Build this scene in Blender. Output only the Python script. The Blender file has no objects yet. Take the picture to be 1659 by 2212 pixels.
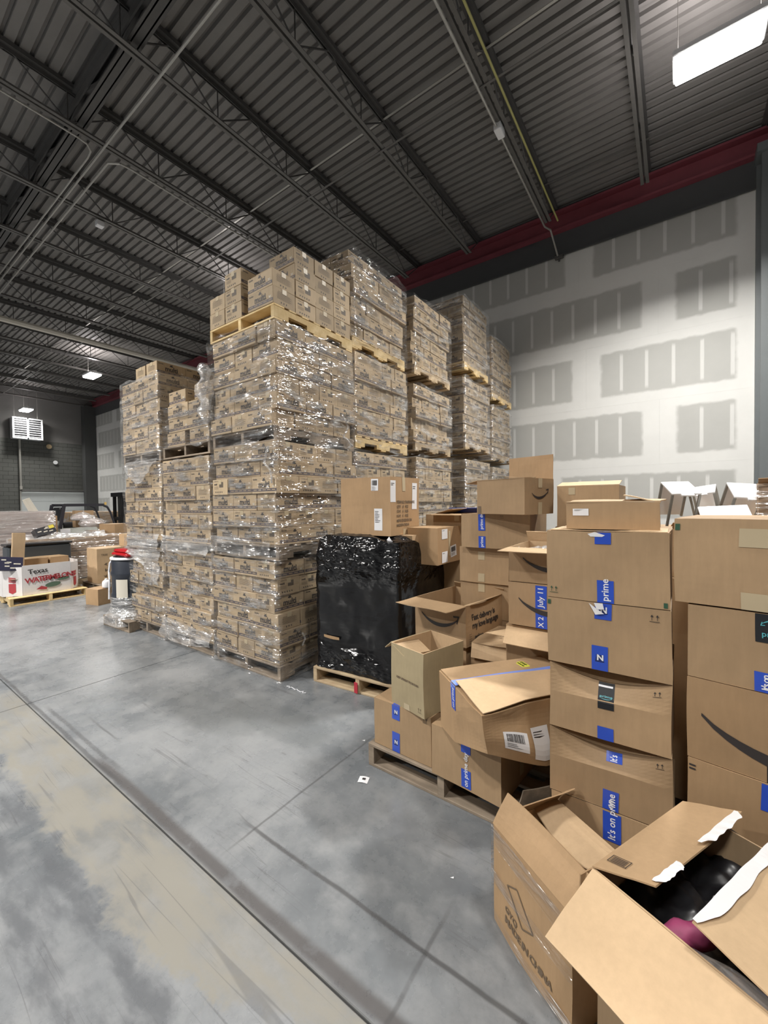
import bpy, math, random
from mathutils import Vector, Matrix, noise
C = bpy.context.scene.collection
PI = math.pi
# ------------------------------------------------------------------ camera
cam_d = bpy.data.cameras.new('camera'); cam = bpy.data.objects.new('camera', cam_d); C.objects.link(cam)
cam_d.sensor_fit = 'VERTICAL'; cam_d.sensor_height = 36.0; cam_d.lens = 14.289; cam_d.clip_start = 0.03; cam_d.clip_end = 200
CAMR = Matrix(((0.81147913, -0.00199925, 0.58437799), (0.58423779, 0.02494395, -0.81119911), (-0.01295491, 0.99968685, 0.02140953)))
cam.matrix_world = Matrix.Translation((0, 0, 1.6)) @ CAMR.to_4x4()
bpy.context.scene.camera = cam
# ------------------------------------------------------------------ world, view, lights
vs = bpy.context.scene.view_settings
vs.view_transform = 'Standard'; vs.look = 'None'; vs.gamma = 1.0; vs.use_curve_mapping = False; vs.exposure = 0.0
w = bpy.data.worlds.new('world'); bpy.context.scene.world = w; w.use_nodes = True
w.node_tree.nodes['Background'].inputs[0].default_value = (0.80, 0.86, 1.0, 1)
w.node_tree.nodes['Background'].inputs[1].default_value = 0.10
LAMPS = [(0.36, 5.98, 6.62, 420), (-9.0, 6.15, 6.62, 240), (-18.1, 6.2, 6.62, 520), (-25.3, 5.9, 6.30, 150),
         (0.4, -2.6, 6.62, 170), (-5.8, -1.5, 6.62, 470), (-16.0, -2.6, 6.62, 250), (1.2, 1.2, 6.62, 90), (-9.5, -5.4, 6.62, 900)]  # last one is added out of view for glints on the front wrap
def area(x, y, z, power):
    l = bpy.data.lights.new('high_bay_light', 'AREA'); l.shape = 'RECTANGLE'; l.size = 0.74; l.size_y = 0.34
    l.energy = power; l.color = (1.0, 0.97, 0.92); l.spread = math.radians(160 if y < -4 else 135)
    o = bpy.data.objects.new('high_bay_light', l); C.objects.link(o); o.location = (x, y, z - 0.075)
for a in LAMPS: area(*a)
def deck_glow(x, y, z, power):  # added upward light, no part of the fixture, for a glow on the deck
    l = bpy.data.lights.new('added_deck_glow', 'AREA'); l.shape = 'RECTANGLE'; l.size = .70; l.size_y = .05; l.energy = power * .06; l.color = (1.0, .93, .92)
    o = bpy.data.objects.new('added_deck_glow', l); C.objects.link(o); o.location = (x, y, z + .14); o.rotation_euler = (PI, 0, 0)
for a in LAMPS: deck_glow(*a)

# ------------------------------------------------------------------ mesh helpers
class MB:
    def __init__(s): s.v = []; s.f = []; s.m = []
    def face(s, pts, m=0):
        n = len(s.v); s.v += [tuple(p) for p in pts]; s.f.append(tuple(range(n, n + len(pts)))); s.m.append(m)
    def box(s, x0, y0, z0, x1, y1, z1, m=0, T=None, mt=None):
        P = [(x0,y0,z0),(x1,y0,z0),(x1,y1,z0),(x0,y1,z0),(x0,y0,z1),(x1,y0,z1),(x1,y1,z1),(x0,y1,z1)]
        if T is not None: P = [tuple(T @ Vector(p)) for p in P]
        n = len(s.v); s.v += P
        for k, q in enumerate(((0,3,2,1),(4,5,6,7),(0,1,5,4),(1,2,6,5),(2,3,7,6),(3,0,4,7))):
            s.f.append(tuple(n + i for i in q)); s.m.append(mt if (mt is not None and k == 1) else m)
    def rbox(s, x0, y0, z0, x1, y1, z1, b=.003, m=0):
        # box with chamfered edges
        A = [(x0,x1),(y0,y1),(z0,z1)]
        n = len(s.v); idx = {}
        for sx in (0,1):
            for sy in (0,1):
                for sz in (0,1):
                    c = [A[0][sx], A[1][sy], A[2][sz]]; ins = [b if sx == 0 else -b, b if sy == 0 else -b, b if sz == 0 else -b]
                    for ax in range(3):
                        p = [c[i] + (0 if i == ax else ins[i]) for i in range(3)]
                        idx[(sx,sy,sz,ax)] = len(s.v); s.v.append(tuple(p))
        def add(*k): s.f.append(tuple(idx[i] for i in k)); s.m.append(m)
        for t in (0,1):
            q = [(0,0),(1,0),(1,1),(0,1)]
            if t == 0: q = q[::-1]
            add(*[(a,bb,t,2) for a, bb in q]); add(*[(t,a,bb,0) for a, bb in q]); add(*[(bb,t,a,1) for a, bb in q])
        for a in (0,1):
            for bb in (0,1):
                add((0,a,bb,1),(1,a,bb,1),(1,a,bb,2),(0,a,bb,2)); add((a,0,bb,0),(a,1,bb,0),(a,1,bb,2),(a,0,bb,2)); add((a,bb,0,0),(a,bb,1,0),(a,bb,1,1),(a,bb,0,1))
                for c in (0,1): add((a,bb,c,0),(a,bb,c,1),(a,bb,c,2))
    def sheet(s, p0, u, v, nu=1, nv=1, m=0, fn=None):
        p0, u, v = Vector(p0), Vector(u), Vector(v); n = len(s.v)
        for j in range(nv + 1):
            for i in range(nu + 1):
                a, b = i / nu, j / nv; p = p0 + u * a + v * b
                if fn: p = p + Vector(fn(a, b))
                s.v.append(tuple(p))
        for j in range(nv):
            for i in range(nu):
                k = n + j * (nu + 1) + i; s.f.append((k, k + 1, k + nu + 2, k + nu + 1)); s.m.append(m)
    def slab(s, p0, u, v, t=.005, nu=6, nv=4, m=0, m2=None, fn=None):
        # thin board: front side at p0, thickness along u x v
        u, v, p0 = Vector(u), Vector(v), Vector(p0); nn = u.cross(v).normalized() * t
        g = fn or (lambda a, b: (0, 0, 0)); P = lambda a, b, k: p0 + u * a + v * b + Vector(g(a, b)) + nn * k
        s.sheet(p0 + nn, u, v, nu, nv, m, fn); n0 = len(s.f)
        s.sheet(p0, u, v, nu, nv, m if m2 is None else m2, fn)
        for k in range(n0, len(s.f)): s.f[k] = s.f[k][::-1]
        for i in range(nu):
            a, b = i / nu, (i + 1) / nu
            s.face([P(a,0,0),P(b,0,0),P(b,0,1),P(a,0,1)], m); s.face([P(b,1,0),P(a,1,0),P(a,1,1),P(b,1,1)], m)
        for j in range(nv):
            a, b = j / nv, (j + 1) / nv
            s.face([P(0,b,0),P(0,a,0),P(0,a,1),P(0,b,1)], m); s.face([P(1,a,0),P(1,b,0),P(1,b,1),P(1,a,1)], m)
    def tube(s, p, q, r, n=8, m=0, r2=None):
        p, q = Vector(p), Vector(q); d = (q - p).normalized(); a = d.orthogonal().normalized(); b = d.cross(a); k = len(s.v); r2 = r if r2 is None else r2
        for e, rr in ((p, r), (q, r2)):
            for i in range(n):
                t = 2 * PI * i / n; s.v.append(tuple(e + a * math.cos(t) * rr + b * math.sin(t) * rr))
        for i in range(n):
            j = (i + 1) % n; s.f.append((k + i, k + j, k + n + j, k + n + i)); s.m.append(m)
        s.f.append(tuple(k + i for i in range(n))[::-1]); s.m.append(m); s.f.append(tuple(k + n + i for i in range(n))); s.m.append(m)
    def bar(s, p, q, wd, ht, m=0):
        p, q = Vector(p), Vector(q); d = (q - p); L = d.length; d = d / L
        up = Vector((0,0,1)) if abs(d.z) < .9 else Vector((0,1,0)); sd = d.cross(up).normalized(); up = sd.cross(d)
        T = Matrix((( *[d.x], sd.x, up.x, p.x),(d.y, sd.y, up.y, p.y),(d.z, sd.z, up.z, p.z),(0,0,0,1)))
        s.box(0, -wd/2, -ht/2, L, wd/2, ht/2, m, T)
    def path(s, pts, r, n=6, m=0):
        for a, b in zip(pts[:-1], pts[1:]): s.tube(a, b, r, n, m)
    def lathe(s, prof, n=24, m=0, c=(0,0)):
        k = len(s.v)
        for (r, z) in prof:
            for i in range(n): t = 2 * PI * i / n; s.v.append((c[0] + r * math.cos(t), c[1] + r * math.sin(t), z))
        for j in range(len(prof) - 1):
            for i in range(n):
                i2 = (i + 1) % n; s.f.append((k + j*n + i, k + j*n + i2, k + (j+1)*n + i2, k + (j+1)*n + i)); s.m.append(m)
    def add(s, o, T=None, mo=0):
        n = len(s.v); s.v += [tuple(T @ Vector(p)) for p in o.v] if T is not None else o.v
        s.f += [tuple(n + i for i in q) for q in o.f]; s.m += [k + mo for k in o.m]
    def mesh(s, name, mats, fn=None, smooth=False):
        me = bpy.data.meshes.new(name); v = [tuple(fn(Vector(p))) for p in s.v] if fn else s.v
        me.from_pydata(v, [], s.f)
        if not isinstance(mats, (list, tuple)): mats = [mats]
        for k in mats: me.materials.append(k)
        if any(s.m): me.polygons.foreach_set('material_index', s.m)
        if smooth: me.shade_smooth()
        me.update(); return me
    def build(s, name, mats, parent=None, fn=None, smooth=False, loc=None, rz=0, kind=None):
        o = bpy.data.objects.new(name, s.mesh(name, mats, fn, smooth)); C.objects.link(o)
        if parent: o.parent = parent
        if loc: o.location = loc
        if rz: o.rotation_euler[2] = rz
        if kind: o['kind'] = kind
        return o
def tag(o, label, cat, group=None, kind=None):
    if label: o['label'] = label
    if cat: o['category'] = cat
    if group: o['group'] = group
    if kind: o['kind'] = kind
    return o
def thing(name, label, cat, loc=(0,0,0), rz=0, group=None):
    o = bpy.data.objects.new(name, None); C.objects.link(o); o.location = loc; o.rotation_euler[2] = rz; o.empty_display_size = .1
    return tag(o, label, cat, group)
def copy_tree(o, parent=None, loc=None, rz=None):
    c = o.copy(); C.objects.link(c)
    if parent: c.parent = parent
    if loc is not None: c.location = loc
    if rz is not None: c.rotation_euler = (0, 0, rz)
    for ch in o.children: copy_tree(ch, c)
    return c
_tx = {}
def text2d(st, size, bold=0.0, sp=1.0):
    k = (st, size, bold, sp)
    if k not in _tx:
        cu = bpy.data.curves.new('t', 'FONT'); cu.body = st; cu.size = size; cu.offset = bold; cu.space_character = sp; cu.resolution_u = 2
        o = bpy.data.objects.new('t', cu); C.objects.link(o); dg = bpy.context.evaluated_depsgraph_get()
        me = bpy.data.meshes.new_from_object(o.evaluated_get(dg))
        V = [(p.co.x, p.co.y) for p in me.vertices]; F = [tuple(q.vertices) for q in me.polygons]
        bpy.data.objects.remove(o); bpy.data.curves.remove(cu); bpy.data.meshes.remove(me)
        W = max([p[0] for p in V] or [0])
        _tx[k] = (V, F, W)
    return _tx[k]
def put_text(mb, st, size, fr, x, y, m=0, bold=0.0, sp=1.0, rot=0, center=False):
    V, F, W = text2d(st, size, bold, sp); n = len(mb.v); c, s_ = math.cos(rot), math.sin(rot); dx = -W / 2 if center else 0
    for (a, b) in V:
        a += dx; mb.v.append(tuple(fr(x + a * c - b * s_, y + a * s_ + b * c)))
    for q in F: mb.f.append(tuple(n + i for i in q)); mb.m.append(m)
def put_poly(mb, pts, fr, x=0, y=0, m=0, sc=1, rot=0):
    c, s_ = math.cos(rot), math.sin(rot)
    mb.face([fr(x + (a * c - b * s_) * sc, y + (a * s_ + b * c) * sc) for a, b in pts], m)
def smile_geo(mb, fr, x, y, wd, m=0, rot=0):
    # crescent with an arrow head at its right end; wd = width
    n = 14; c, s_ = math.cos(rot), math.sin(rot); F = lambda a, b: fr(x + a * c - b * s_, y + a * s_ + b * c)
    up = []; lo = []
    for i in range(n + 1):
        t = i / n; a = (t - .5) * wd; base = -0.20 * wd * (1 - (2 * t - 1) ** 2) ** .85 + .02 * wd * t
        th = .078 * wd * math.sin(PI * min(1, t * .92 + .04)) ** .8 + .006 * wd
        up.append((a, base + th * .5)); lo.append((a, base - th * .5))
    for i in range(n): mb.face([F(*lo[i]), F(*lo[i+1]), F(*up[i+1]), F(*up[i])], m)
    e = (.5 * wd, .03 * wd); k = wd
    mb.face([F(e[0]-.13*k, e[1]+.055*k), F(e[0]-.11*k, e[1]+.02*k), F(e[0]+.03*k, e[1]+.035*k), F(e[0]+.035*k, e[1]+.07*k)], m)
    mb.face([F(e[0]-.005*k, e[1]+.05*k), F(e[0]-.035*k, e[1]-.10*k), F(e[0]-.01*k, e[1]-.11*k), F(e[0]+.035*k, e[1]+.06*k)], m)
# ------------------------------------------------------------------ materials
def new_mat(name):
    m = bpy.data.materials.new(name); m.use_nodes = True; nt = m.node_tree; b = nt.nodes['Principled BSDF']; return m, nt, b
def nd(nt, typ, **k):
    n = nt.nodes.new(typ)
    for a, v in k.items():
        if a.startswith('i_'): n.inputs[a[2:].replace('_', ' ')].default_value = v
        else: setattr(n, a, v)
    return n
def math_n(nt, op, a, b=None, clamp=False):
    n = nt.nodes.new('ShaderNodeMath'); n.operation = op; n.use_clamp = clamp
    for i, x in enumerate((a, b)):
        if x is None: continue
        if isinstance(x, (int, float)): n.inputs[i].default_value = x
        else: nt.links.new(x, n.inputs[i])
    return n.outputs[0]
def sstep(nt, x, a, b):
    n = nt.nodes.new('ShaderNodeMapRange'); n.interpolation_type = 'SMOOTHSTEP'; nt.links.new(x, n.inputs[0]); n.inputs[1].default_value = a; n.inputs[2].default_value = b; return n.outputs[0]
def mixc(nt, f, a, b):
    n = nt.nodes.new('ShaderNodeMix'); n.data_type = 'RGBA'
    for i, x in ((0, f), (6, a), (7, b)):
        if isinstance(x, (int, float)): n.inputs[i].default_value = x
        elif isinstance(x, tuple): n.inputs[i].default_value = (*x, 1) if len(x) == 3 else x
        else: nt.links.new(x, n.inputs[i])
    return n.outputs[2]
def tex_noise(nt, scale, detail=4, rough=.5, coord='Object', st=(1,1,1), rot=(0,0,0)):
    tc = nd(nt, 'ShaderNodeTexCoord'); mp = nd(nt, 'ShaderNodeMapping'); mp.inputs['Scale'].default_value = st; mp.inputs['Rotation'].default_value = rot
    nt.links.new(tc.outputs[coord], mp.inputs[0]); n = nd(nt, 'ShaderNodeTexNoise'); n.inputs['Scale'].default_value = scale; n.inputs['Detail'].default_value = detail; n.inputs['Roughness'].default_value = rough
    nt.links.new(mp.outputs[0], n.inputs[0]); return n.outputs['Fac']
def bump(nt, b, h, strength, dist=.01):
    n = nd(nt, 'ShaderNodeBump'); n.inputs['Strength'].default_value = strength; n.inputs['Distance'].default_value = dist
    nt.links.new(h, n.inputs['Height']); nt.links.new(n.outputs[0], b.inputs['Normal']); return n.outputs[0]
def plain(name, col, rough=.6, metal=0, spec=.5, var=.0, sc=20, bmp=0, emit=None):
    m, nt, b = new_mat(name); b.inputs['Base Color'].default_value = (*col, 1); b.inputs['Roughness'].default_value = rough; b.inputs['Metallic'].default_value = metal; b.inputs['Specular IOR Level'].default_value = spec
    if var or bmp:
        n = tex_noise(nt, sc, 5, .6)
        if var: nt.links.new(mixc(nt, n, tuple(max(0, c * (1 - var)) for c in col), tuple(min(1, c * (1 + var)) for c in col)), b.inputs['Base Color'])
        if bmp: bump(nt, b, n, bmp, .004)
    if emit: b.inputs['Emission Color'].default_value = (*col, 1); b.inputs['Emission Strength'].default_value = emit
    return m
def cardboard(name, col, var=.10, rnd=.10):
    m, nt, b = new_mat(name)
    n1 = tex_noise(nt, 3.0, 5, .6); n2 = tex_noise(nt, 60, 3, .6, st=(1,1,.15)); n3 = tex_noise(nt, 300, 2, .5)
    oi = nd(nt, 'ShaderNodeObjectInfo')
    f = math_n(nt, 'ADD', math_n(nt, 'MULTIPLY', n1, .75), math_n(nt, 'MULTIPLY', n2, .25))
    base = mixc(nt, sstep(nt, f, .3, .7), tuple(c * (1 - var) for c in col), tuple(c * (1 + var) for c in col))
    hs = nd(nt, 'ShaderNodeHueSaturation'); nt.links.new(base, hs.inputs['Color'])
    nt.links.new(math_n(nt, 'ADD', math_n(nt, 'MULTIPLY', oi.outputs['Random'], 2 * rnd), 1 - rnd), hs.inputs['Value'])
    nt.links.new(hs.outputs[0], b.inputs['Base Color']); b.inputs['Roughness'].default_value = .62; b.inputs['Specular IOR Level'].default_value = .3
    bump(nt, b, math_n(nt, 'ADD', n2, math_n(nt, 'MULTIPLY', n1, 2.0)), .25, .003); return m
M = {}
M['kraft'] = cardboard('kraft', (.385, .262, .152))
M['kraft_light'] = cardboard('kraft_light', (.56, .40, .245))
M['kraft_warm'] = cardboard('kraft_warm', (.40, .262, .145))
M['olive'] = cardboard('olive_card', (.43, .35, .215))
M['case'] = cardboard('case_card', (.43, .33, .215), .12, .16)
M['white_card'] = cardboard('white_card', (.72, .70, .70), .05, .02)
M['print'] = plain('black_print', (.035, .03, .03), .6)
M['print_soft'] = plain('faded_print', (.16, .115, .075), .7)
M['case_print'] = plain('case_print', (.055, .047, .045), .6)
M['case_band'] = plain('case_band', (.105, .088, .095), .6)
M['case_bar'] = plain('case_bar', (.21, .165, .115), .6)
M['case_white'] = plain('case_white', (.62, .58, .50), .6)
M['green_print'] = plain('green_print', (.03, .09, .05), .6)
M['blue'] = plain('blue_tape', (.03, .085, .52), .28, var=.12, sc=14, bmp=.2)
M['blue_pale'] = plain('pale_blue_tape', (.22, .32, .80), .35, var=.15, sc=14, bmp=.2)
M['black_tape'] = plain('black_tape', (.012, .014, .018), .55)
M['teal'] = plain('teal_print', (.10, .42, .48), .4)
M['white_print'] = plain('white_print', (.85, .86, .9), .4)
M['paper'] = plain('label_paper', (.80, .80, .82), .5)
M['yellow'] = plain('yellow_label', (.70, .72, .08), .5)
M['black_plastic'] = plain('black_plastic', (.012, .012, .014), .35)
M['white_metal'] = plain('white_metal', (.85, .86, .88), .3, var=.03)
M['grey_metal'] = plain('grey_metal', (.30, .30, .28), .4, .4, var=.2)
M['steel_dark'] = plain('joist_paint', (.085, .083, .080), .5, var=.15)
M['steel_mid'] = plain('chord_paint', (.135, .13, .122), .45, var=.15)
M['galv'] = plain('galvanised', (.42, .41, .38), .38, .5, var=.1)
M['pipe_cream'] = plain('pipe_cream', (.60, .57, .50), .4)
M['red_steel'] = plain('red_primer', (.20, .045, .06), .6, var=.2, sc=3)
M['bulkhead'] = plain('bulkhead_paint', (.062, .065, .068), .6, var=.1, sc=4)
M['column'] = plain('column_paint', (.135, .15, .155), .5, var=.12, sc=3)
M['red'] = plain('red_vinyl', (.42, .01, .015), .3, var=.2)
M['drum'] = plain('drum_blue_black', (.028, .033, .045), .35, var=.2)
M['mesh_tape'] = plain('purple_cloth', (.26, .04, .11), .6, var=.3)
M['lamp'] = plain('lamp_diffuser', (1, .97, .93), .5, emit=26)
M['lamp_side'] = plain('lamp_side', (1, .93, .90), .5, emit=7)
M['tape_clear'] = plain('clear_tape', (.50, .41, .27), .42)
M['door_white'] = plain('door_white', (.50, .53, .53), .5, var=.06, sc=2)
M['wall_upper'] = plain('block_upper_paint', (.17, .165, .16), .8, var=.1, sc=2)
M['block'] = plain('block_paint', (.105, .108, .10), .85, var=.25, sc=1.2, bmp=.3)
M['mortar'] = plain('block_joint', (.055, .056, .053), .9)
M['plain_wall'] = plain('plain_wall', (.35, .35, .34), .8, var=.05, sc=1)

def wood_mat(name, a, b_):
    m, nt, b = new_mat(name); n = tex_noise(nt, 14, 6, .6, st=(.12, 1, 1)); n1 = tex_noise(nt, 5, 4, .6); oi = nd(nt, 'ShaderNodeObjectInfo')
    f = math_n(nt, 'ADD', math_n(nt, 'MULTIPLY', n, .6), math_n(nt, 'MULTIPLY', n1, .4))
    c = mixc(nt, sstep(nt, f, .35, .65), a, b_); hs = nd(nt, 'ShaderNodeHueSaturation'); nt.links.new(c, hs.inputs['Color'])
    nt.links.new(math_n(nt, 'ADD', math_n(nt, 'MULTIPLY', oi.outputs['Random'], .5), .75), hs.inputs['Value']); nt.links.new(hs.outputs[0], b.inputs['Base Color'])
    b.inputs['Roughness'].default_value = .75; bump(nt, b, n, .3, .003); return m
M['wood'] = wood_mat('pallet_wood', (.36, .26, .16), (.56, .44, .28))
M['wood_grey'] = wood_mat('old_pallet_wood', (.17, .135, .10), (.34, .27, .20))
M['wood_yellow'] = wood_mat('fresh_pallet_wood', (.62, .44, .20), (.80, .62, .34))

def wrap_mat(name, base=.09, amp=.60, rough=.11, white=(.80, .79, .78), dif=.20, thr=.47):
    m, nt, b = new_mat(name); nt.nodes.remove(b); out = nt.nodes['Material Output']
    s1 = tex_noise(nt, 4.2, 3, .55, st=(.55, .55, 3.6), rot=(.30, .26, 0)); s2 = tex_noise(nt, 15, 2, .5, st=(.4, .4, 2.6), rot=(-.35, .3, .3)); s3 = tex_noise(nt, 2.3, 4, .6)
    h = math_n(nt, 'ADD', s1, math_n(nt, 'MULTIPLY', s2, .13))
    bp = nd(nt, 'ShaderNodeBump'); bp.inputs['Strength'].default_value = 1.0; bp.inputs['Distance'].default_value = .085; nt.links.new(h, bp.inputs['Height'])
    gl = nd(nt, 'ShaderNodeBsdfGlossy'); gl.inputs['Roughness'].default_value = rough; gl.inputs['Color'].default_value = (1, 1, 1, 1); nt.links.new(bp.outputs[0], gl.inputs['Normal'])
    df = nd(nt, 'ShaderNodeBsdfDiffuse'); df.inputs['Color'].default_value = (*white, 1); nt.links.new(bp.outputs[0], df.inputs['Normal'])
    tr = nd(nt, 'ShaderNodeBsdfTransparent'); tr.inputs['Color'].default_value = (.985, .985, .985, 1)
    gd = nd(nt, 'ShaderNodeMixShader'); gd.inputs[0].default_value = dif; nt.links.new(gl.outputs[0], gd.inputs[1]); nt.links.new(df.outputs[0], gd.inputs[2])
    ff = math_n(nt, 'MULTIPLY', math_n(nt, 'MULTIPLY', sstep(nt, s1, .45, .65), sstep(nt, s3, thr - .10, thr + .12)), amp)
    fac = math_n(nt, 'ADD', ff, base, True)
    mx = nd(nt, 'ShaderNodeMixShader'); nt.links.new(fac, mx.inputs[0]); nt.links.new(tr.outputs[0], mx.inputs[1]); nt.links.new(gd.outputs[0], mx.inputs[2]); nt.links.new(mx.outputs[0], out.inputs[0]); return m
M['wrap'] = wrap_mat('stretch_wrap'); M['wrap_dense'] = wrap_mat('dense_stretch_wrap', .34, .45, .14, dif=.5)
M['wrap_haze'] = wrap_mat('hazy_stretch_wrap', .16, .45, .13, dif=.4, thr=.45)
def black_wrap():
    m, nt, b = new_mat('black_stretch_wrap'); b.inputs['Base Color'].default_value = (.005, .005, .006, 1); b.inputs['Roughness'].default_value = .17; b.inputs['Specular IOR Level'].default_value = .5
    s1 = tex_noise(nt, 3.4, 3, .55, st=(1, 1, 1.9), rot=(.4, .6, .2)); s2 = tex_noise(nt, 22, 2, .5, st=(.5, .5, 1.6), rot=(.5, .6, 0))
    tc = nd(nt, 'ShaderNodeTexCoord'); sx = nd(nt, 'ShaderNodeSeparateXYZ'); nt.links.new(tc.outputs['Object'], sx.inputs[0]); Z = sx.outputs[2]
    k = math_n(nt, 'ADD', math_n(nt, 'ADD', math_n(nt, 'MULTIPLY', sstep(nt, Z, .72, .92), 1.0), math_n(nt, 'MULTIPLY', sstep(nt, Z, .26, .12), .7)), .07)
    bump(nt, b, math_n(nt, 'MULTIPLY', math_n(nt, 'ADD', s1, math_n(nt, 'MULTIPLY', s2, .10)), k), 1.0, .10); return m
M['black_wrap'] = black_wrap()

# floor: sealed concrete; stains and wear in world metres
def floor_mat():
    m, nt, b = new_mat('sealed_concrete'); geo = nd(nt, 'ShaderNodeNewGeometry'); sx = nd(nt, 'ShaderNodeSeparateXYZ'); nt.links.new(geo.outputs['Position'], sx.inputs[0]); X, Y = sx.outputs[0], sx.outputs[1]
    def nz(scale, det=5, ro=.6, st=(1,1,1), rz=0):
        mp = nd(nt, 'ShaderNodeMapping'); mp.inputs['Scale'].default_value = st; mp.inputs['Rotation'].default_value = (0, 0, rz); nt.links.new(geo.outputs['Position'], mp.inputs[0])
        n = nd(nt, 'ShaderNodeTexNoise'); n.inputs['Scale'].default_value = scale; n.inputs['Detail'].default_value = det; n.inputs['Roughness'].default_value = ro; nt.links.new(mp.outputs[0], n.inputs[0]); return n.outputs['Fac']
    big = nz(1.1, 6, .62); mid = nz(5, 6, .65); fine = nz(45, 4, .7); brush = nz(4.2, 5, .62, (.55, 1.9, 1), -.75); edge = nz(7, 5, .7)
    base = mixc(nt, sstep(nt, big, .36, .64), (.125, .136, .147), (.235, .245, .256))
    base = mixc(nt, math_n(nt, 'MULTIPLY', sstep(nt, mid, .42, .7), .5), base, (.285, .29, .295))
    base = mixc(nt, math_n(nt, 'MULTIPLY', sstep(nt, fine, .45, .75), .22), base, (.12, .12, .13))
    # worn beige band along the joint, ragged edge
    Yn = math_n(nt, 'ADD', Y, math_n(nt, 'MULTIPLY', math_n(nt, 'SUBTRACT', edge, .5), .28)); Xn = math_n(nt, 'ADD', X, math_n(nt, 'MULTIPLY', math_n(nt, 'SUBTRACT', mid, .5), .9))
    band = math_n(nt, 'MULTIPLY', sstep(nt, Yn, .60, .635), sstep(nt, Y, .965, .945))
    xm = math_n(nt, 'MULTIPLY', sstep(nt, Xn, -4.9, -4.3), sstep(nt, Xn, -.55, -.9))
    lower = sstep(nt, math_n(nt, 'SUBTRACT', Yn, math_n(nt, 'MULTIPLY', math_n(nt, 'MAXIMUM', math_n(nt, 'ADD', X, 1.5), 0.0), .32)), .60, .66)
    band = math_n(nt, 'MULTIPLY', math_n(nt, 'MULTIPLY', band, xm), lower)
    band = math_n(nt, 'MULTIPLY', band, math_n(nt, 'ADD', math_n(nt, 'MULTIPLY', sstep(nt, brush, .62, .40), .55), .4))
    base = mixc(nt, band, base, (.235, .224, .196))
    # brushed darker slab on the near side of the joint
    near = math_n(nt, 'MULTIPLY', sstep(nt, Yn, .66, .58), math_n(nt, 'ADD', math_n(nt, 'MULTIPLY', sstep(nt, brush, .40, .62), .65), .15))
    base = mixc(nt, near, base, (.100, .106, .116))
    # dark tyre-rubbed strip over the joint and dirty wheel lines
    def line(coord, pos, wd, amt, lo=None, hi=None, oth=None, colr=(.06, .06, .062)):
        nonlocal base
        d = math_n(nt, 'ABSOLUTE', math_n(nt, 'SUBTRACT', coord, pos)); k = sstep(nt, d, wd, wd * .25); k = math_n(nt, 'MULTIPLY', k, amt)
        k = math_n(nt, 'MULTIPLY', k, math_n(nt, 'ADD', sstep(nt, mid, .30, .55), .45, True))
        if lo is not None: k = math_n(nt, 'MULTIPLY', k, math_n(nt, 'MULTIPLY', sstep(nt, oth, lo, lo + .25), sstep(nt, oth, hi, hi - .25)))
        base = mixc(nt, k, base, colr)
    Yw = math_n(nt, 'ADD', Y, math_n(nt, 'MULTIPLY', math_n(nt, 'SUBTRACT', nz(1.6, 3), .5), .035)); Xw = math_n(nt, 'ADD', X, math_n(nt, 'MULTIPLY', math_n(nt, 'SUBTRACT', nz(2.1, 3), .5), .035))
    line(Yw, .988, .042, .85, -3.1, -.2, X, (.085, .08, .08)); line(Yw, 1.03, .02, .5, -4.2, -2.6, X); line(Yw, .975, .02, .6, -8, -2.5, X); line(Yw, 1.22, .014, .75, -1.85, .6, X)
    line(Xw, -1.69, .010, .55, .98, 2.3, Y); line(Xw, -.72, .012, .5, .8, 1.5, Y); line(Xw, -3.70, .008, .8, 1.08, 1.36, Y); line(Xw, -3.60, .010, .8, 1.12, 1.34, Y); line(Yw, 1.16, .01, .5, -3.75, -3.0, X)
    # darker blots with ragged edges
    def blot(cx, cy, rx, ry, amt, colr=(.12, .13, .135)):
        nonlocal base
        a = math_n(nt, 'DIVIDE', math_n(nt, 'SUBTRACT', X, cx), rx); c = math_n(nt, 'DIVIDE', math_n(nt, 'SUBTRACT', Y, cy), ry)
        d = math_n(nt, 'ADD', math_n(nt, 'SQRT', math_n(nt, 'ADD', math_n(nt, 'MULTIPLY', a, a), math_n(nt, 'MULTIPLY', c, c))), math_n(nt, 'MULTIPLY', math_n(nt, 'SUBTRACT', edge, .5), .7))
        base = mixc(nt, math_n(nt, 'MULTIPLY', sstep(nt, d, 1.1, .75), amt), base, colr)
    blot(-2.9, 1.75, .55, .22, .35); blot(-2.4, 1.95, .6, .2, .4)
    # thin scuffs: stretched voronoi-like scratches from thresholded noise
    for k, (rz, sc, st) in enumerate(((.35, 1.1, (.18, 6, 1)), (-.9, 2.0, (.2, 7, 1)), (1.35, 1.8, (.2, 8, 1)))):
        n = nz(sc, 2, .5, st, rz); dl = math_n(nt, 'ABSOLUTE', math_n(nt, 'SUBTRACT', n, .5)); k2 = math_n(nt, 'MULTIPLY', sstep(nt, dl, .006, .002), sstep(nt, nz(.9 + k * .3, 2), .52, .62))
        base = mixc(nt, math_n(nt, 'MULTIPLY', k2, .38), base, (.075, .075, .08))
    nt.links.new(base, b.inputs['Base Color'])
    r = math_n(nt, 'ADD', math_n(nt, 'MULTIPLY', mid, .22), math_n(nt, 'ADD', math_n(nt, 'MULTIPLY', band, .15), .17)); nt.links.new(r, b.inputs['Roughness']); b.inputs['Specular IOR Level'].default_value = .5
    bump(nt, b, math_n(nt, 'ADD', mid, math_n(nt, 'MULTIPLY', fine, .15)), .22, .006); return m
M['floor'] = floor_mat()
M['joint'] = plain('joint_filler', (.05, .05, .05), .8)
M['deck'] = plain('deck_paint', (.20, .192, .182), .55, var=.18, sc=2.5)

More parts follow.
